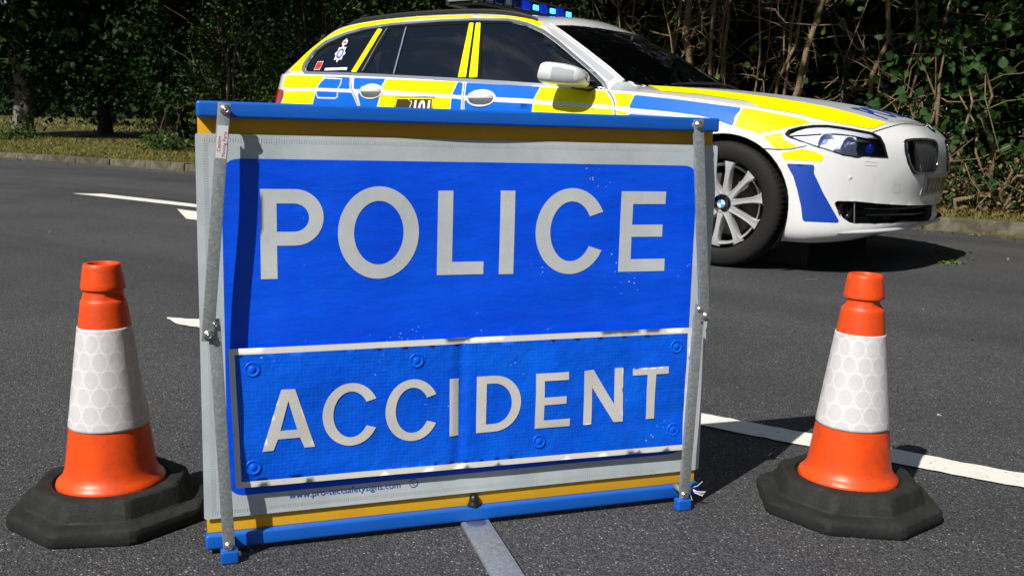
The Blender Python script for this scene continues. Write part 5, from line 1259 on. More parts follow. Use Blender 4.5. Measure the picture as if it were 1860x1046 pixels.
# wheel arch liners
for x in (0, -2.968):
    for sg in (-1, 1):
        V, F = [], []; n = 40
        for k in range(n + 1):
            a = R(-35) + R(250) * k / n
            for (r_, y_) in ((.371, .918), (.366, .905), (.372, .86), (.376, .55)):
                V.append((x + r_ * math.cos(a), sg * y_, .338 + r_ * math.sin(a)))
        for k in range(n):
            for j in range(3): F.append((k * 4 + j, k * 4 + j + 1, k * 4 + j + 5, k * 4 + j + 4))
        mesh('wheel_arch_liner', V, F, BLKM, car, True)
        bm = bmesh.new(); add_box(bm, (x, sg * .56, .36), (.74, .02, .70)); bm_obj('inner_wing', bm, BLKM, car)

# ---- glazing
def window(name, key, m, off=-.003): return panel(name, DEC[key], off, m, car, .008, both=True, step=.05)
for key in ('g_quarter', 'g_rearq', 'g_rear', 'g_front'): window('side_window', key, GLASS)
# black surround between trim and panes
panel('window_surround', DEC['dlo_in'], .0, BLK, car, 0, [DEC[k] for k in ('g_quarter', 'g_rearq', 'g_rear', 'g_front')], both=True, step=.03)
GVv, GFf = soup([ng]); BVHG = BVHTree.FromPolygons([Vector(v) for v in GVv], [tuple(map(int, f)) for f in GFf])
panel('window_trim', DEC['dlo_out'], .012, TRIM, car, 0, [DEC['dlo_in']], both=True, step=.02, skirt=.015, bvh=BVHG)
ws = panel('windscreen', WIND, -.004, GLASSW, car, .02, nrm=(.62, 0, .78), step=.06)
for sg in (1, -1):
    Pm = np.array([(-1.36, -.555, 1.352), (-1.25, -.58, 1.30), (-1.137, -.605, 1.235), (-1.04, -.625, 1.18), (-.946, -.645, 1.125), (-.851, -.665, 1.069), (-.735, -.698, .998)]); Pm = drop(Pm, np.array([.5, -.45, .74]), .008) * np.array([1, sg, 1])
    bmm = bmesh.new(); add_tube(bmm, [tuple(p) for p in Pm], .008, 8); bm_obj('pillar_moulding', bmm, PAINT, cabin, True)
strip('windscreen_seal', WIND, .022, .001, BLK, ws, closed=True)
panel('rear_window', REARW, -.004, GLASS, car, .02, nrm=(-.6, 0, .8), step=.06)
strip('rear_window_seal', REARW, .022, .001, BLK, cabin, closed=True)
st_ = A_ = None
for k in ('strip_c', 'strip_b1', 'strip_b2'): panel('pillar_strip', DEC[k], .0025, FYEL, cabin, .008, both=True, step=.03)
strip('quarter_glass_divider', DEC['divider'], .012, .003, TRIM, cabin, both=True)
strip('pillar_chrome', DEC['c_line'], .008, .003, TRIM, cabin, both=True)
# crest, poppy and name strip on the quarter window
def local_frame(center, up=(0, 0, 1)):
    h = BVH.find_nearest(Vector(center)); n = np.array(h[1]); n = n if n @ (np.array(h[0]) - MID) > 0 else -n
    u = np.array(up, float); u -= n * (u @ n); u /= np.linalg.norm(u); r = np.cross(u, n)
    return np.array(h[0]), r, u, n
def decal2d(name, center, polys, m, parent, off=.003, up=(0, 0, 1), holes=(), step=.02):
    c, r, u, n = local_frame(center, up); c = np.array(center) if False else c
    P = np.array([c + r * p[0] + u * p[1] for p in polys]); H = [np.array([c + r * p[0] + u * p[1] for p in h]) for h in holes]
    return panel(name, P, off, m, parent, 0, H, step, nrm=n)
cr = DEC['crest'][0]
star = []
for k in range(16):
    a = math.pi / 2 + 2 * math.pi * k / 16; q = (.062 if k % 2 == 0 else .044); star.append((q * math.cos(a) * .92, q * math.sin(a) * 1.18))
cs_ = decal2d('crest_sticker', cr, star, WHT, cabin, .0015)
decal2d('crest_ring', cr, ell(0, 0, .034, .041, n=28), NAVY, cabin, .0025, holes=[ell(0, 0, .021, .026, n=24)])
crown = [(-.022, 0), (.022, 0), (.028, .022), (.022, .036), (.008, .042), (.003, .052), (-.003, .052), (-.008, .042), (-.022, .036), (-.028, .022)]
c0_, r0_, u0_, n0_ = local_frame(cr)
decal2d('crest_crown', c0_ + u0_ * .072, crown, WHT, cabin, .0015)
decal2d('crest_crown_cap', c0_ + u0_ * .092, ell(0, 0, .019, .009, n=18), REDP, cabin, .0025)
pp = DEC['poppy'][0]; decal2d('poppy_sticker', pp, [(-.035, -.035), (.035, -.035), (.035, .035), (-.035, .035)], WHT, cabin, .0012)
decal2d('poppy_print', pp, [(-.031, -.031), (.031, -.031), (.031, .031), (-.031, .031)], REDP, cabin, .0022)
decal2d('poppy_centre', pp, ell(0, 0, .006, .006, n=12), BLK, cabin, .003)
nm = DEC['namestrip'][0]; decal2d('name_strip', nm, [(-.115, -.010), (.115, -.010), (.115, .010), (-.115, .010)], WHT, cabin, .0015)

# ---- livery
for k in ('y1', 'y2', 'y3', 'y4', 'y5', 'y6', 'y7', 'y1b', 'y2b', 'y3b', 'y4b'): panel('livery_panel', DEC[k], .0026 if k in ('y5', 'y6', 'y7') else .0014, FYEL, body, .014, both=True, step=.022)
for k in ('b1', 'b2', 'b3', 'b4', 'b5', 'b1b', 'b2b', 'b3b', 'b4b', 'b5b'): panel('livery_panel', DEC[k], .0012, FBLU, body, .012, both=True, step=.035)
panel('livery_panel', DEC['b6'], .0026, DBLU, body, .012, both=True, step=.02)
HOODY = np.concatenate([np.array([(-.625, -.61, .97), (-.45, -.545, .965), (-.2, -.525, .945), (.05, -.505, .915), (.3, -.49, .875), (.5, -.468, .835), (.62, -.437, .80), (.69, -.396, .78)]), DEC['hood_y'][17:]])
panel('roof_edge_stripe', DEC['roof1'], .0022, FYEL, cabin, .01, both=True, step=.03); panel('roof_edge_stripe', DEC['roof2'], .0015, FYEL, cabin, .01, both=True, step=.03)
panel('bonnet_stripe', HOODY, .0035, FYEL, bonnet, .02, both=True, step=.022, nrm=(.1, -.25, 1))
panel('silver_patch', DEC['silver_a'], .0012, SFILM, cabin, .015, both=True, step=.03); panel('silver_patch', DEC['silver_base'], .0012, SFILM, body, .02, both=True, step=.03)
hx = np.array([(-.352, -.12), (-.362, -.25), (-.40, -.40), (-.43, -.50), (-.2, -.50), (.08, -.452), (.30, -.478), (.45, -.462), (.62, -.40), (.70, -.34), (.725, -.1)])
hoodpoly = [(x, y, 1.0) for x, y in hx] + [(x, -y, 1.0) for x, y in hx[::-1]]
panel('bonnet_film', np.array(hoodpoly), .0012, SFILM, bonnet, .03, step=.04, nrm=(0, 0, 1))
# lower (hidden) check row on the doors
for i_, (x0, x1) in enumerate([(-.72, -1.22), (-1.22, -1.74), (-1.78, -2.26), (-2.26, -2.62)]):
    P = np.array([(x0, -.92, .44), (x1, -.92, .44), (x1, -.92, .66), (x0, -.92, .66)]); panel('livery_panel', P, .0012, FBLU if i_ % 2 else FYEL, body, .01, both=True, step=.06, nrm=(0, -1, 0))
for k, wd in (('rear_cut', .005), ('b_cut', .005), ('a_cut', .0055), ('bump_cut', .004)): strip('panel_gap', DEC[k], wd, .0022, GAP, body, True)
hfr = DEC['hood_front']; strip('bonnet_gap', np.concatenate([hfr, [(.80, 0, .775)]]), .005, .0022, GAP, bonnet, True)
# white seam either side of the door cuts (livery film is trimmed back)
for k in ('rear_cut', 'b_cut', 'a_cut'): strip('door_edge', DEC[k], .024, .0017, PAINT, body, True)
strip('fuel_flap_outline', DEC['flap'], .010, .0022, PAINT, body, closed=True)
strip('waist_line', DEC['swage_full'], .024, .0018, PAINT, body, True)

# ---- door handles: cupped plate with a bar
for key, (rx, rz_) in (('handle_r', (.100, .050)), ('handle_f', (.105, .052))):
    c_, r_, u_, n_ = local_frame(DEC[key][0])
    for sg in (1, -1):
        h_ = empty('door_handle', parent=car)
        T = lambda p: p * np.array([1, sg, 1])
        V, F = [], []; n = 40
        for q, d_ in ((1.06, .0012), (1.0, .004), (.80, .001), (.4, -.001), (0, -.001)):
            for k in range(n):
                a = 2 * math.pi * k / n; V.append(T(c_ + r_ * rx * q * math.cos(a) + u_ * rz_ * q * math.sin(a) + n_ * (d_ + .0025)))
        for i_ in range(4):
            for k in range(n): F.append((i_ * n + k, i_ * n + (k + 1) % n, (i_ + 1) * n + (k + 1) % n, (i_ + 1) * n + k))
        mesh('handle_cup', V, F, PAINT, h_, True)
        V, F = [], []; m_ = 14; xs = np.linspace(-1, 1, m_)
        for x_ in xs:
            hh = (.021 if abs(x_) < .9 else .010) * (1 - .25 * x_ * x_); out = .040 * (1 - x_ ** 4) + .006
            for k in range(10):
                a = 2 * math.pi * k / 10; V.append(T(c_ + r_ * rx * .93 * x_ + u_ * (hh * math.sin(a) + .004) + n_ * (out + .007 * math.cos(a))))
        for i_ in range(m_ - 1):
            for k in range(10): F.append((i_ * 10 + k, i_ * 10 + (k + 1) % 10, (i_ + 1) * 10 + (k + 1) % 10, (i_ + 1) * 10 + k))
        F += [tuple(range(10)), tuple(range((m_ - 1) * 10, m_ * 10))]
        mesh('handle_bar', V, F, PAINT, h_, True)

# ---- non-emergency number sticker on the rear door
c_, r_, u_, n_ = local_frame(DEC['sticker101'][0])
M3 = Matrix(((r_[0], u_[0], n_[0], c_[0]), (r_[1], u_[1], n_[1], c_[1]), (r_[2], u_[2], n_[2], c_[2]), (0, 0, 0, 1)))
Mi = M3 @ Matrix(((1, .12, 0, 0), (0, 1, 0, 0), (0, 0, 1, 0), (0, 0, 0, 1)))
sh = lambda P: [(x + .12 * y, y) for x, y in P]
s0 = decal2d('number_sticker', c_, sh([(-.165, -.09), (.165, -.09), (.165, .06), (-.165, .06)]), GOLD, body, .0020, step=.05)
decal2d('sticker_border', c_, sh([(-.157, -.084), (.157, -.084), (.157, .053), (-.157, .053)]), FYEL, body, .0026, holes=[sh([(-.150, -.08), (-.052, -.08), (-.052, .046), (-.150, .046)]), sh([(-.043, -.08), (.150, -.08), (.150, .046), (-.043, .046)])], step=.05)
text_mesh('printed_text', '101', .125, WHT, body, Mi @ Matrix.Translation((-.012, -.052, .0045)), sx=.92, bold=.004)
o = strip('printed_phone', np.array([c_ + r_ * -.028 + u_ * .026, c_ + r_ * -.022 + u_ * .036, c_ + r_ * -.014 + u_ * .022, c_ + r_ * -.030 + u_ * -.01, c_ + r_ * -.022 + u_ * -.04]), .006, .0035, WHT, body)

# ---- headlights
def lamp_unit():
    P = DEC['headlight']; c, e1, e2, n = frame(P)
    for sg in (1, -1):
        h_ = empty('headlight', parent=car)
        def put(name, V, F, m, smooth=True): return mesh(name, np.array(V) * np.array([1, sg, 1]), F if sg == 1 else [f[::-1] for f in F], m, h_, smooth)
        o2 = np.stack([(P - c) @ e1, (P - c) @ e2], 1)
        # black bezel, back bowl, clear lens
        V2, F2 = cdt(o2, [o2 * .935], .03); Q = drop(c + V2[:, :1] * e1 + V2[:, 1:] * e2, n, .0035)
        put('bezel', Q, [tuple(f) for f in F2], BLK)
        V2, F2 = cdt(o2 * .98, [], .03); Q = drop(c + V2[:, :1] * e1 + V2[:, 1:] * e2, n, -.075)
        put('lamp_bowl', Q, [tuple(f) for f in F2], BLK)
        b = o2 * .98; n_ = len(b); top = drop(c + b[:, :1] * e1 + b[:, 1:] * e2, n, -.002); low = drop(c + b[:, :1] * e1 + b[:, 1:] * e2, n, -.078)
        put('lamp_wall', np.concatenate([top, low]), [(i, (i + 1) % n_, n_ + (i + 1) % n_, n_ + i) for i in range(n_)], BLKM)
        V2, F2 = cdt(o2 * .96, [], .04); Q = drop(c + V2[:, :1] * e1 + V2[:, 1:] * e2, n, -.001)
        put('clear_lens', Q, [tuple(f) for f in F2], LENS)
        # brow strip under the top edge and wedge at the tail, reflections put into their colour
        for key, m, dd in (('brow', BROW, -.010), ('wedge', REFL, -.018), ('dark_end', SMOKE, -.022)):
            Pk = DEC[key]; k2 = np.stack([(Pk - c) @ e1, (Pk - c) @ e2], 1); V2, F2 = cdt(k2, [], .03); Q = drop(c + V2[:, :1] * e1 + V2[:, 1:] * e2, n, dd)
            put({'brow': 'lamp_brow', 'wedge': 'lamp_reflector', 'dark_end': 'lamp_cover'}[key], Q, [tuple(f) for f in F2], m)
        for key, rr in (('headp1', .056), ('headp2', .052)):
            h = drop(np.array([DEC[key][0]]), n, -.03)[0]; ax = np.array([.86, -.5, 0]); ax /= np.linalg.norm(ax); u = np.array([0, 0, 1.0]); s_ = np.cross(u, ax)
            V, F = [], []; prof = [(1.0, .010, 0), (1.02, .018, 0), (.93, .019, 0), (.90, .006, 0), (.74, -.02, 0), (.68, -.006, 1), (.62, .002, 1), (.45, .008, 1), (.22, .012, 1), (0.0, .013, 1)]
            for (q, d_, _) in prof:
                for k in range(28): a = 2 * math.pi * k / 28; V.append(h + s_ * rr * q * math.cos(a) + u * rr * q * math.sin(a) + ax * d_)
            for i_ in range(9):
                for k in range(28): F.append((i_ * 28 + k, i_ * 28 + (k + 1) % 28, (i_ + 1) * 28 + (k + 1) % 28, (i_ + 1) * 28 + k))
            put('lamp_ring', V[:28 * 6], F[:28 * 5], REFL); vv = V[28 * 5:]; put('projector_lens', vv, [tuple(i - 28 * 5 for i in f) for f in F[28 * 5:]], BLULENS)
        # small flashing blue unit
        h = drop(np.array([DEC['bluespot'][0]]), n, -.024)[0]
        V, F = [], []
        for q, d_ in ((1, 0), (.8, .012), (.4, .018), (0, .02)):
            for k in range(20): a = 2 * math.pi * k / 20; V.append(h + np.array([.5, .86, 0]) * .026 * q * math.cos(a) + np.array([0, 0, 1]) * .03 * q * math.sin(a) + n * d_)
        for i_ in range(3):
            for k in range(20): F.append((i_ * 20 + k, i_ * 20 + (k + 1) % 20, (i_ + 1) * 20 + (k + 1) % 20, (i_ + 1) * 20 + k))
        put('blue_repeater', V, F, BLULAMP)
BROW = mat('pale_lamp_brow', (.62, .65, .68), .3)  # pale colour stands in for sky mirrored in the brow
REFL = mat('lamp_reflector', (.85, .87, .95), .25, .0)
t = NT(REFL); c = t.coord(); mp = t.new('ShaderNodeMapping'); mp.inputs['Scale'].default_value = (60, 60, 9); t.link(c, mp.inputs[0]); t.base(t.ramp(t.noise(mp.outputs[0], 1.5, 3, .7), [(.30, (.40, .46, .85)), (.45, (.84, .86, .94)), (.7, (.92, .92, .95))])); t.bump(t.noise(mp.outputs[0], 2, 3), .5, .01)
SMOKE = mat('smoked_lamp_cover', (.03, .035, .05), .15, coat=.4)
BLULENS = mat('blue_tinted_projector', (.42, .47, .70), .25, .0, coat=.6, emit=(.25, .35, 1.0), estr=.10)
t = NT(BLULENS); c = t.coord(); mp = t.new('ShaderNodeMapping'); mp.inputs['Scale'].default_value = (55, 55, 14); t.link(c, mp.inputs[0]); t.base(t.ramp(t.noise(mp.outputs[0], 1.6, 3, .75), [(.30, (.10, .14, .55)), (.48, (.30, .38, .85)), (.60, (.75, .79, .92)), (.72, (.95, .95, .97))])); t.bump(t.noise(mp.outputs[0], 2, 3), .6, .01)
BLULAMP = mat('blue_repeater_lamp', (.01, .03, .30), .2, coat=.5, emit=(.02, .07, 1.0), estr=.10)
lamp_unit()

SLATM = mat('grille_slat', (.03, .03, .032), .22, coat=.6)
# ---- kidney grilles: frame, dark well, vertical slats
def kidney():
    P = KID; c, e1, e2, n = frame(P); o2 = np.stack([(P - c) @ e1, (P - c) @ e2], 1)
    for sg in (1, -1):
        g_ = empty('kidney_grille', parent=car); fx = np.array([1, sg, 1])
        def put(name, V, F, m): return mesh(name, np.array(V) * fx, F if sg == 1 else [tuple(f)[::-1] for f in F], m, g_, True)
        r2_ = round_poly(o2, .03); V2, F2 = cdt(r2_ * 1.03, [r2_ * .90], .02); Q = drop(c + V2[:, :1] * e1 + V2[:, 1:] * e2, n, .007)
        ed = {}
        for f in F2:
            for k in range(3): ed[(f[k], f[(k + 1) % 3])] = 1
        bd = [(a, b) for a, b in ed if (b, a) not in ed]; nV = len(Q); Q2 = np.concatenate([Q, Q - n * .03])
        FF = [tuple(f) for f in F2] + [(b, a, a + nV, b + nV) for a, b in bd]
        fr = put('grille_frame', Q2, FF, BLK)
        rr_ = r2_ * .965; cv = drop(c + rr_[:, :1] * e1 + rr_[:, 1:] * e2, n, .0085); bmr = bmesh.new(); add_tube(bmr, [Vector(p * fx) for p in np.concatenate([cv, cv[:2]])], .0038, 6, cap=False); bm_obj('grille_chrome', bmr, CHROME, g_, True)
        V2, F2 = cdt(r2_ * .97, [], .04); Q = drop(c + V2[:, :1] * e1 + V2[:, 1:] * e2, n, -.06); put('grille_well', Q, [tuple(f) for f in F2], BLKM)
        lo, hi = o2.min(0), o2.max(0)
        # slats follow the height of the opening
        up = np.array([0, 0, 1.0]); nS = 11; ys = np.linspace(-.105, -.335, nS)
        for y_ in ys:
            zz = np.linspace(.532, .700, 9); V = []
            for z_ in zz:
                yy = y_ * (1 - .22 * (1 - (z_ - .532) / .168)) + .0
                h = BVH.ray_cast(Vector((1.2, yy, z_)), Vector((-1, 0, 0)), 1.0)
                x_ = h[0].x if h[0] else .8
                for (dx, dy) in ((-.004, -.0035), (-.004, .0035), (-.05, .0035), (-.05, -.0035)): V.append((x_ + dx, yy + dy, z_))
            F = []
            for k in range(8):
                for j in range(4): F.append((k * 4 + j, k * 4 + (j + 1) % 4, (k + 1) * 4 + (j + 1) % 4, (k + 1) * 4 + j))
            put('slat', V, F, SLATM)
kidney()
# ---- lower intake
wl = []
for sg in (1, -1):
    i_ = empty('lower_intake', parent=car); fx = np.array([1, sg, 1]); P = INT; c, e1, e2, n = frame(P, (.85, -.5, 0)); o2 = np.stack([(P - c) @ e1, (P - c) @ e2], 1)
    V2, F2 = cdt(o2 * 1.02, [], .05); Q = drop(c + V2[:, :1] * e1 + V2[:, 1:] * e2, n, -.09); mesh('intake_well', Q * fx, [tuple(f) for f in F2], BLKM, i_, True)
    b = o2; top = drop(c + b[:, :1] * e1 + b[:, 1:] * e2, n, .002); low = drop(c + b[:, :1] * e1 + b[:, 1:] * e2, n, -.09); k_ = len(b)
    mesh('intake_wall', np.concatenate([top, low]) * fx, [(j, (j + 1) % k_, k_ + (j + 1) % k_, k_ + j) for j in range(k_)], BLKM, i_, True)
    # horizontal blades and the fog-lamp divider
    for z_ in (.312, .345):
        V, F = [], []; m_ = 26
        for y_ in np.linspace(-.01, -.66, m_):
            h = BVH.ray_cast(Vector((1.3, y_, z_)), Vector((-1, 0, 0)), 1.2); x_ = h[0].x if h[0] else .7
            for dx, dz in ((-.022, .005), (-.022, -.005), (-.07, -.005), (-.07, .005)): V.append((x_ + dx, y_, z_ + dz))
        for a in range(m_ - 1):
            for j in range(4): F.append((a * 4 + j, a * 4 + (j + 1) % 4, a * 4 + 4 + (j + 1) % 4, a * 4 + 4 + j))
        mesh('intake_blade', np.array(V) * fx, F, BLK, i_, True)
    strip('fog_divider', np.array([DEC['fogline'][0], DEC['fogline'][-1]]), .006, -.012, TRIM, i_) if sg == 1 else None
    h = drop(np.array([DEC['fogc'][0]]), n, -.03)[0]
    o = lathe('fog_lamp', [(0, .004), (.02, .003), (.034, 0), (.038, .006), (.042, .006), (.042, -.03)], BLK, i_, 28, 'Y'); o.location = Vector(h * fx); o.rotation_euler = (0, 0, R(62) if sg == 1 else R(118))

# ---- front lip under the intake
V, F = [], []; ys_ = np.concatenate([np.linspace(-.80, .80, 81)])
for y_ in ys_:
    zz = .232 - .018 * (abs(y_) / .8) ** 2
    h = BVH.ray_cast(Vector((1.4, y_, zz + .012)), Vector((-1, 0, 0)), 1.6); x_ = h[0].x if h[0] else .6
    e_ = .020 * (1 - (abs(y_) / .8) ** 3)
    for dx, dz in ((-.01, .032), (e_ * .75, .022), (e_, .012), (e_ * .95, .004), (-.06, -.004)): V.append((x_ + dx, y_, zz + dz))
for a in range(len(ys_) - 1):
    for j in range(4): F.append((a * 5 + j, a * 5 + j + 1, a * 5 + 6 + j, a * 5 + 5 + j))
mesh('front_lip', V, F, PAINT, car, True)
# ---- number plate with raised-look characters
PLT = mat('number_plate_white', (.40, .39, .35), .35, coat=.3); 
yy = np.linspace(-.26, .26, 15)
pl = panel('number_plate', np.array([(.88, -.262, .408), (.88, .262, .408), (.88, .262, .522), (.88, -.262, .522)]), .003, PLT, car, .008, nrm=(1, 0, 0), step=.03, skirt=.004)
o = text_mesh('plate_text', 'YX13 RHF', .105, BLK, pl, None, bold=.0045)
me = o.data; co = np.empty(len(me.vertices) * 3, np.float32); me.vertices.foreach_get('co', co); co = co.reshape(-1, 3)
tx = (co[:, 0] - co[:, 0].min()) / np.ptp(co[:, 0]); tz = co[:, 1] / co[:, 1].max()
Q = np.stack([np.full(len(tx), .9), -.235 + tx * .47, .425 + tz * .079], 1); Q = drop(Q, np.array([1.0, 0, 0]), .0045)
me.vertices.foreach_set('co', Q.astype(np.float32).ravel()); me.update()

# ---- bonnet badge and lettering
h = BVH.ray_cast(Vector((.807, 0, 1.2)), Vector((0, 0, -1)), 1.0); bn = h[1] if h[1].z > 0 else -h[1]
bdg = empty('nose_badge', parent=car); bdg.location = h[0] + bn * .001; bdg.rotation_euler = bn.to_track_quat('Z', 'Y').to_euler()
lathe('badge_ring', [(.041, 0), (.041, .004), (.039, .0055), (.027, .0055), (.027, .005)], BLK, bdg, 40)
for q in range(4):
    pts = [(0, 0)] + [(.0268 * math.cos(q * math.pi / 2 + math.pi / 2 * j / 8), .0268 * math.sin(q * math.pi / 2 + math.pi / 2 * j / 8)) for j in range(9)]
    mesh('badge_quarter', [(p[0], p[1], .0052) for p in pts], [tuple(range(10))], SKYB if q % 2 else WHT, bdg)
o = text_mesh('bonnet_lettering', 'POLICE', 1.0, NAVY, bonnet, None, bold=.012)
me = o.data; co = np.empty(len(me.vertices) * 3, np.float32); me.vertices.foreach_get('co', co); co = co.reshape(-1, 3)
bm = bmesh.new(); bm.from_mesh(me); bmesh.ops.triangulate(bm, faces=bm.faces); bmesh.ops.subdivide_edges(bm, edges=[e for e in bm.edges if e.calc_length() > .12], cuts=3); bmesh.ops.triangulate(bm, faces=bm.faces); bm.to_mesh(me); bm.free()
co = np.empty(len(me.vertices) * 3, np.float32); me.vertices.foreach_get('co', co); co = co.reshape(-1, 3)
tx = (co[:, 0] - co[:, 0].min()) / np.ptp(co[:, 0]); ty = co[:, 1] / co[:, 1].max()
Q = np.stack([.665 - ty * .20, -.335 + tx * .67, np.full(len(tx), 1.0)], 1); Q = drop(Q - np.array([0, 0, .1]), np.array([0, 0, 1.0]), .003)
me.vertices.foreach_set('co', Q.astype(np.float32).ravel()); me.update()

# ---- parking sensor, washer flap, bumper creases
c_, r_, u_, n_ = local_frame(DEC['sensor'][0])
for sg in (1, -1):
    o = lathe('parking_sensor', [(0, .0022), (.009, .002), (.010, .0), (.0105, .0012), (.0122, .001), (.0125, -.003)], PAINT, body, 24); o.location = Vector(c_ * np.array([1, sg, 1])); o.rotation_euler = Vector(n_ * np.array([1, sg, 1])).to_track_quat('Z', 'Y').to_euler()
for key, wd in (('tow', .003), ('washer', .003)): strip('panel_gap', DEC[key], .0016, .0015, GAPL, body, False, closed=True)

# ---- door mirrors
def mirror_unit(sg):
    mr = empty('door_mirror', parent=car)
    N, Mm = 22, 18; V, F = [], []
    for i_ in range(N + 1):
        u = i_ / N; x_ = -1.075 + .265 * u                       # from the glass end to the nose
        k = float(np.interp(u, [0, .03, .10, .3, .55, .75, .88, .95, .985, 1], [.90, .95, .985, 1, .98, .90, .76, .58, .38, .12]))
        for j in range(Mm):
            a = 2 * math.pi * j / Mm; sa, ca = math.sin(a), math.cos(a)
            ca = math.copysign(abs(ca) ** .7, ca); sa = math.copysign(abs(sa) ** .6, sa)
            hz = (.068 if sa > 0 else .058) * k; hy = .105 * k
            V.append((x_ + .018 * sa * (1 - u), sg * (.995 + hy * ca), 1.020 + hz * sa - .030 * u + (.012 * ca)))
    for i_ in range(N):
        for j in range(Mm): F.append((i_ * Mm + j, i_ * Mm + (j + 1) % Mm, (i_ + 1) * Mm + (j + 1) % Mm, (i_ + 1) * Mm + j))
    F += [tuple(range(Mm))]
    mesh('mirror_cap', V, F, PAINT, mr, True)
    sel = [(i_, j) for i_ in range(8, 20) for j in (16, 17, 0, 1)]; PV = [tuple(np.array(V[i_ * Mm + j]) + np.array([0, sg * .0022, .0008])) for i_, j in sel]; mesh('silver_patch', PV, [(a * 4 + b, a * 4 + b + 1, a * 4 + b + 5, a * 4 + b + 4) for a in range(11) for b in range(3)], SFILM, mr, True)
    mesh('mirror_glass', [(-1.0765, sg * (.995 + .090 * math.cos(2 * math.pi * j / 20)), 1.018 + .052 * math.sin(2 * math.pi * j / 20)) for j in range(20)], [tuple(range(20))], CHROME, mr)
    bm = bmesh.new(); add_tube(bm, [(-.90, sg * .985, .965), (-.87, sg * .92, .955), (-.86, sg * .84, .958)], [.030, .026, .034], 14); bm_obj('mirror_stalk', bm, BLK, mr, True)
    bm = bmesh.new(); pts = [(-.80, .955), (-.98, .958), (-.865, 1.005 + .02)]
    return mr
mirror_unit(-1); mirror_unit(1).location = (-.14, -.03, -.05)

# ---- roof rails and light bar
for sg in (1, -1):
    bm = bmesh.new(); pts, rad = [], []
    for x_ in np.linspace(-3.10, -1.45, 34):
        y_ = -.575 + .0 * x_; h = BVH.ray_cast(Vector((x_, y_ + (.03 if x_ > -1.55 else 0), 2)), Vector((0, 0, -1)), 2); e_ = min(1, (x_ + 3.10) / .12, (-1.45 - x_) / .12)
        pts.append((x_, sg * y_ * (.985 if x_ > -1.6 else 1), h[0].z + .004 + .014 * max(e_, 0) ** .6)); rad.append(.014 * (.5 + .5 * max(e_, 0)))
    add_tube(bm, pts, rad, 10); bm_obj('roof_rail', bm, BLKM, car, True)
LBX = -2.06
bar = empty('light_bar', (LBX, 0, 1.522), parent=car)
CLEARB = mat('blue_lens_dark', (.006, .018, .10), .12, coat=.8); LIT = mat('lit_blue_lamp', (.02, .2, .9), .2, emit=(.03, .34, 1.0), estr=6.0); LIT2 = mat('dim_blue_lamp', (.01, .04, .55), .15, coat=.6, emit=(.01, .05, 1.0), estr=.25)
SLV = mat('clear_lamp_cell', (.28, .36, .42), .15, .4, coat=.6)
bm = bmesh.new(); add_box(bm, (0, 0, -.004), (.27, 1.16, .020)); bm_obj('bar_base', bm, BLKM, bar, True, .008, 3)
bm = bmesh.new(); add_box(bm, (0, 0, .080), (.26, 1.18, .012)); bm_obj('bar_lid', bm, BLKM, bar, True, .006, 3)
ncell = 11
for k in range(ncell):
    y_ = -.54 + 1.08 * k / (ncell - 1)
    lit = LIT if k in (6, 8, 10) else (LIT2 if k >= 5 else (SLV if k in (1, 3) else CLEARB))
    for fx_ in (1, -1):
        bm = bmesh.new(); add_box(bm, (fx_ * .105, y_, .040), (.045, .092, .066)); cell = bm_obj('lamp_cell', bm, CLEARB if lit in (LIT, SLV) else lit, bar, True, .010, 3)
        if lit in (LIT, SLV):
            bm = bmesh.new(); add_box(bm, (fx_ * .1285, y_, .038), (.006, .066, .034)); bm_obj('lamp_element', bm, lit, bar, True, .0028, 2)
for sg in (1, -1):
    bm = bmesh.new(); add_box(bm, (0, sg * .592, .040), (.20, .014, .066)); bm_obj('bar_end', bm, LIT2 if sg == 1 else SLV, bar, True, .006, 3)
    bm = bmesh.new(); add_box(bm, (0, sg * .45, -.028), (.06, .04, .045)); bm_obj('bar_foot', bm, BLKM, bar, True, .005, 2)
o = lathe('roof_aerial', [(.03, 0), (.022, .02), (.008, .05), (0, .055)], BLK, car, 20); o.location = (-2.95, 0, 1.462)

# ---- tail lamp
tp = np.array([(-3.52, -.86, .905), (-3.545, -.855, .945), (-3.70, -.79, .958), (-3.80, -.71, .955), (-3.90, -.56, .94), (-3.91, -.56, .86), (-3.80, -.73, .835), (-3.68, -.80, .835), (-3.57, -.845, .845)])
panel('tail_lamp', tp, .006, REDL, car, .02, both=True, step=.03, nrm=(-.62, -.78, 0), skirt=.01)

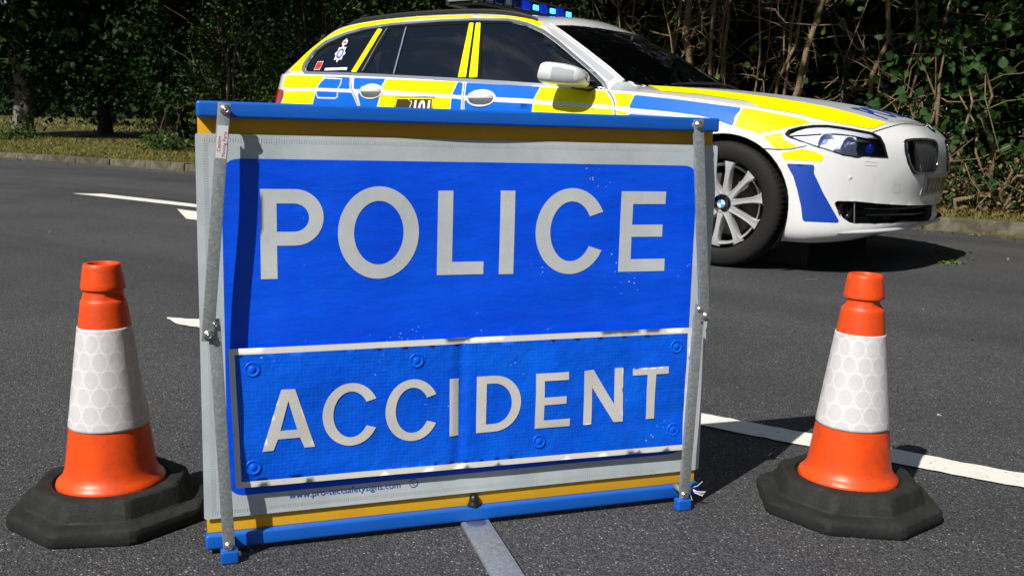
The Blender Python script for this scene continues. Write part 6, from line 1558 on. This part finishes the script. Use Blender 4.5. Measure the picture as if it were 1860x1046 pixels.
# ---- cabin: floor, dash, seats, wheel
cab = empty('interior', parent=car)
bm = bmesh.new(); add_box(bm, (-1.9, 0, .62), (2.6, 1.5, .10)); add_box(bm, (-.86, 0, .80), (.36, 1.36, .34)); add_box(bm, (-3.2, 0, .84), (.8, 1.4, .30)); add_box(bm, (-.60, 0, .925), (.42, 1.2, .04))
bm_obj('cabin_floor', bm, CABIN, cab, True, .03, 3)
for (x_, y_) in ((-1.62, -.38), (-1.62, .38), (-2.55, -.38), (-2.55, .38)):
    s_ = empty('seat', parent=car)
    bm = bmesh.new(); add_box(bm, (x_ + .16, y_, .68), (.50, .50, .16)); bm_obj('cushion', bm, CABIN, s_, True, .05, 3)
    M = Matrix.Translation((x_ - .16, y_, .95)) @ Matrix.Rotation(R(-14), 4, 'Y'); bm = bmesh.new(); add_box(bm, (0, 0, 0), (.13, .48, .56), M); bm_obj('backrest', bm, CABIN, s_, True, .05, 3)
    M = Matrix.Translation((x_ - .25, y_, 1.27)) @ Matrix.Rotation(R(-10), 4, 'Y'); bm = bmesh.new(); add_box(bm, (0, 0, 0), (.08, .25, .15), M); bm_obj('headrest', bm, CABIN, s_, True, .035, 3)
sw_ = bmesh.new(); add_tube(sw_, [(-1.13 + .07 * math.sin(a), -.38 + .19 * math.cos(a), .98 + .17 * math.sin(a)) for a in np.linspace(0, 2 * math.pi, 33)], .014, 8); bm_obj('steering_wheel', sw_, CABIN, cab, True)
bm = bmesh.new(); add_box(bm, (-1.02, 0, 1.285), (.02, .24, .06)); bm_obj('rear_view_mirror', bm, BLKM, cab, True, .012)
for y_ in (-.30, .30):
    bm = bmesh.new(); add_box(bm, (-1.36, y_, 1.345), (.15, .28, .014), None); bm_obj('sun_visor', bm, SFILM, cab, True, .006)
# ---- wipers
for y_ in (-.50, .05):
    bm = bmesh.new(); P = []
    for k in range(12):
        q = y_ + .52 * k / 11; h = BVH.ray_cast(Vector((-.435 - .36 * q * q, q, 2)), Vector((0, 0, -1)), 2); P.append((h[0].x, h[0].y, h[0].z + .012))
    add_tube(bm, P, .007, 6); bm_obj('wiper', bm, BLKM, car, True)
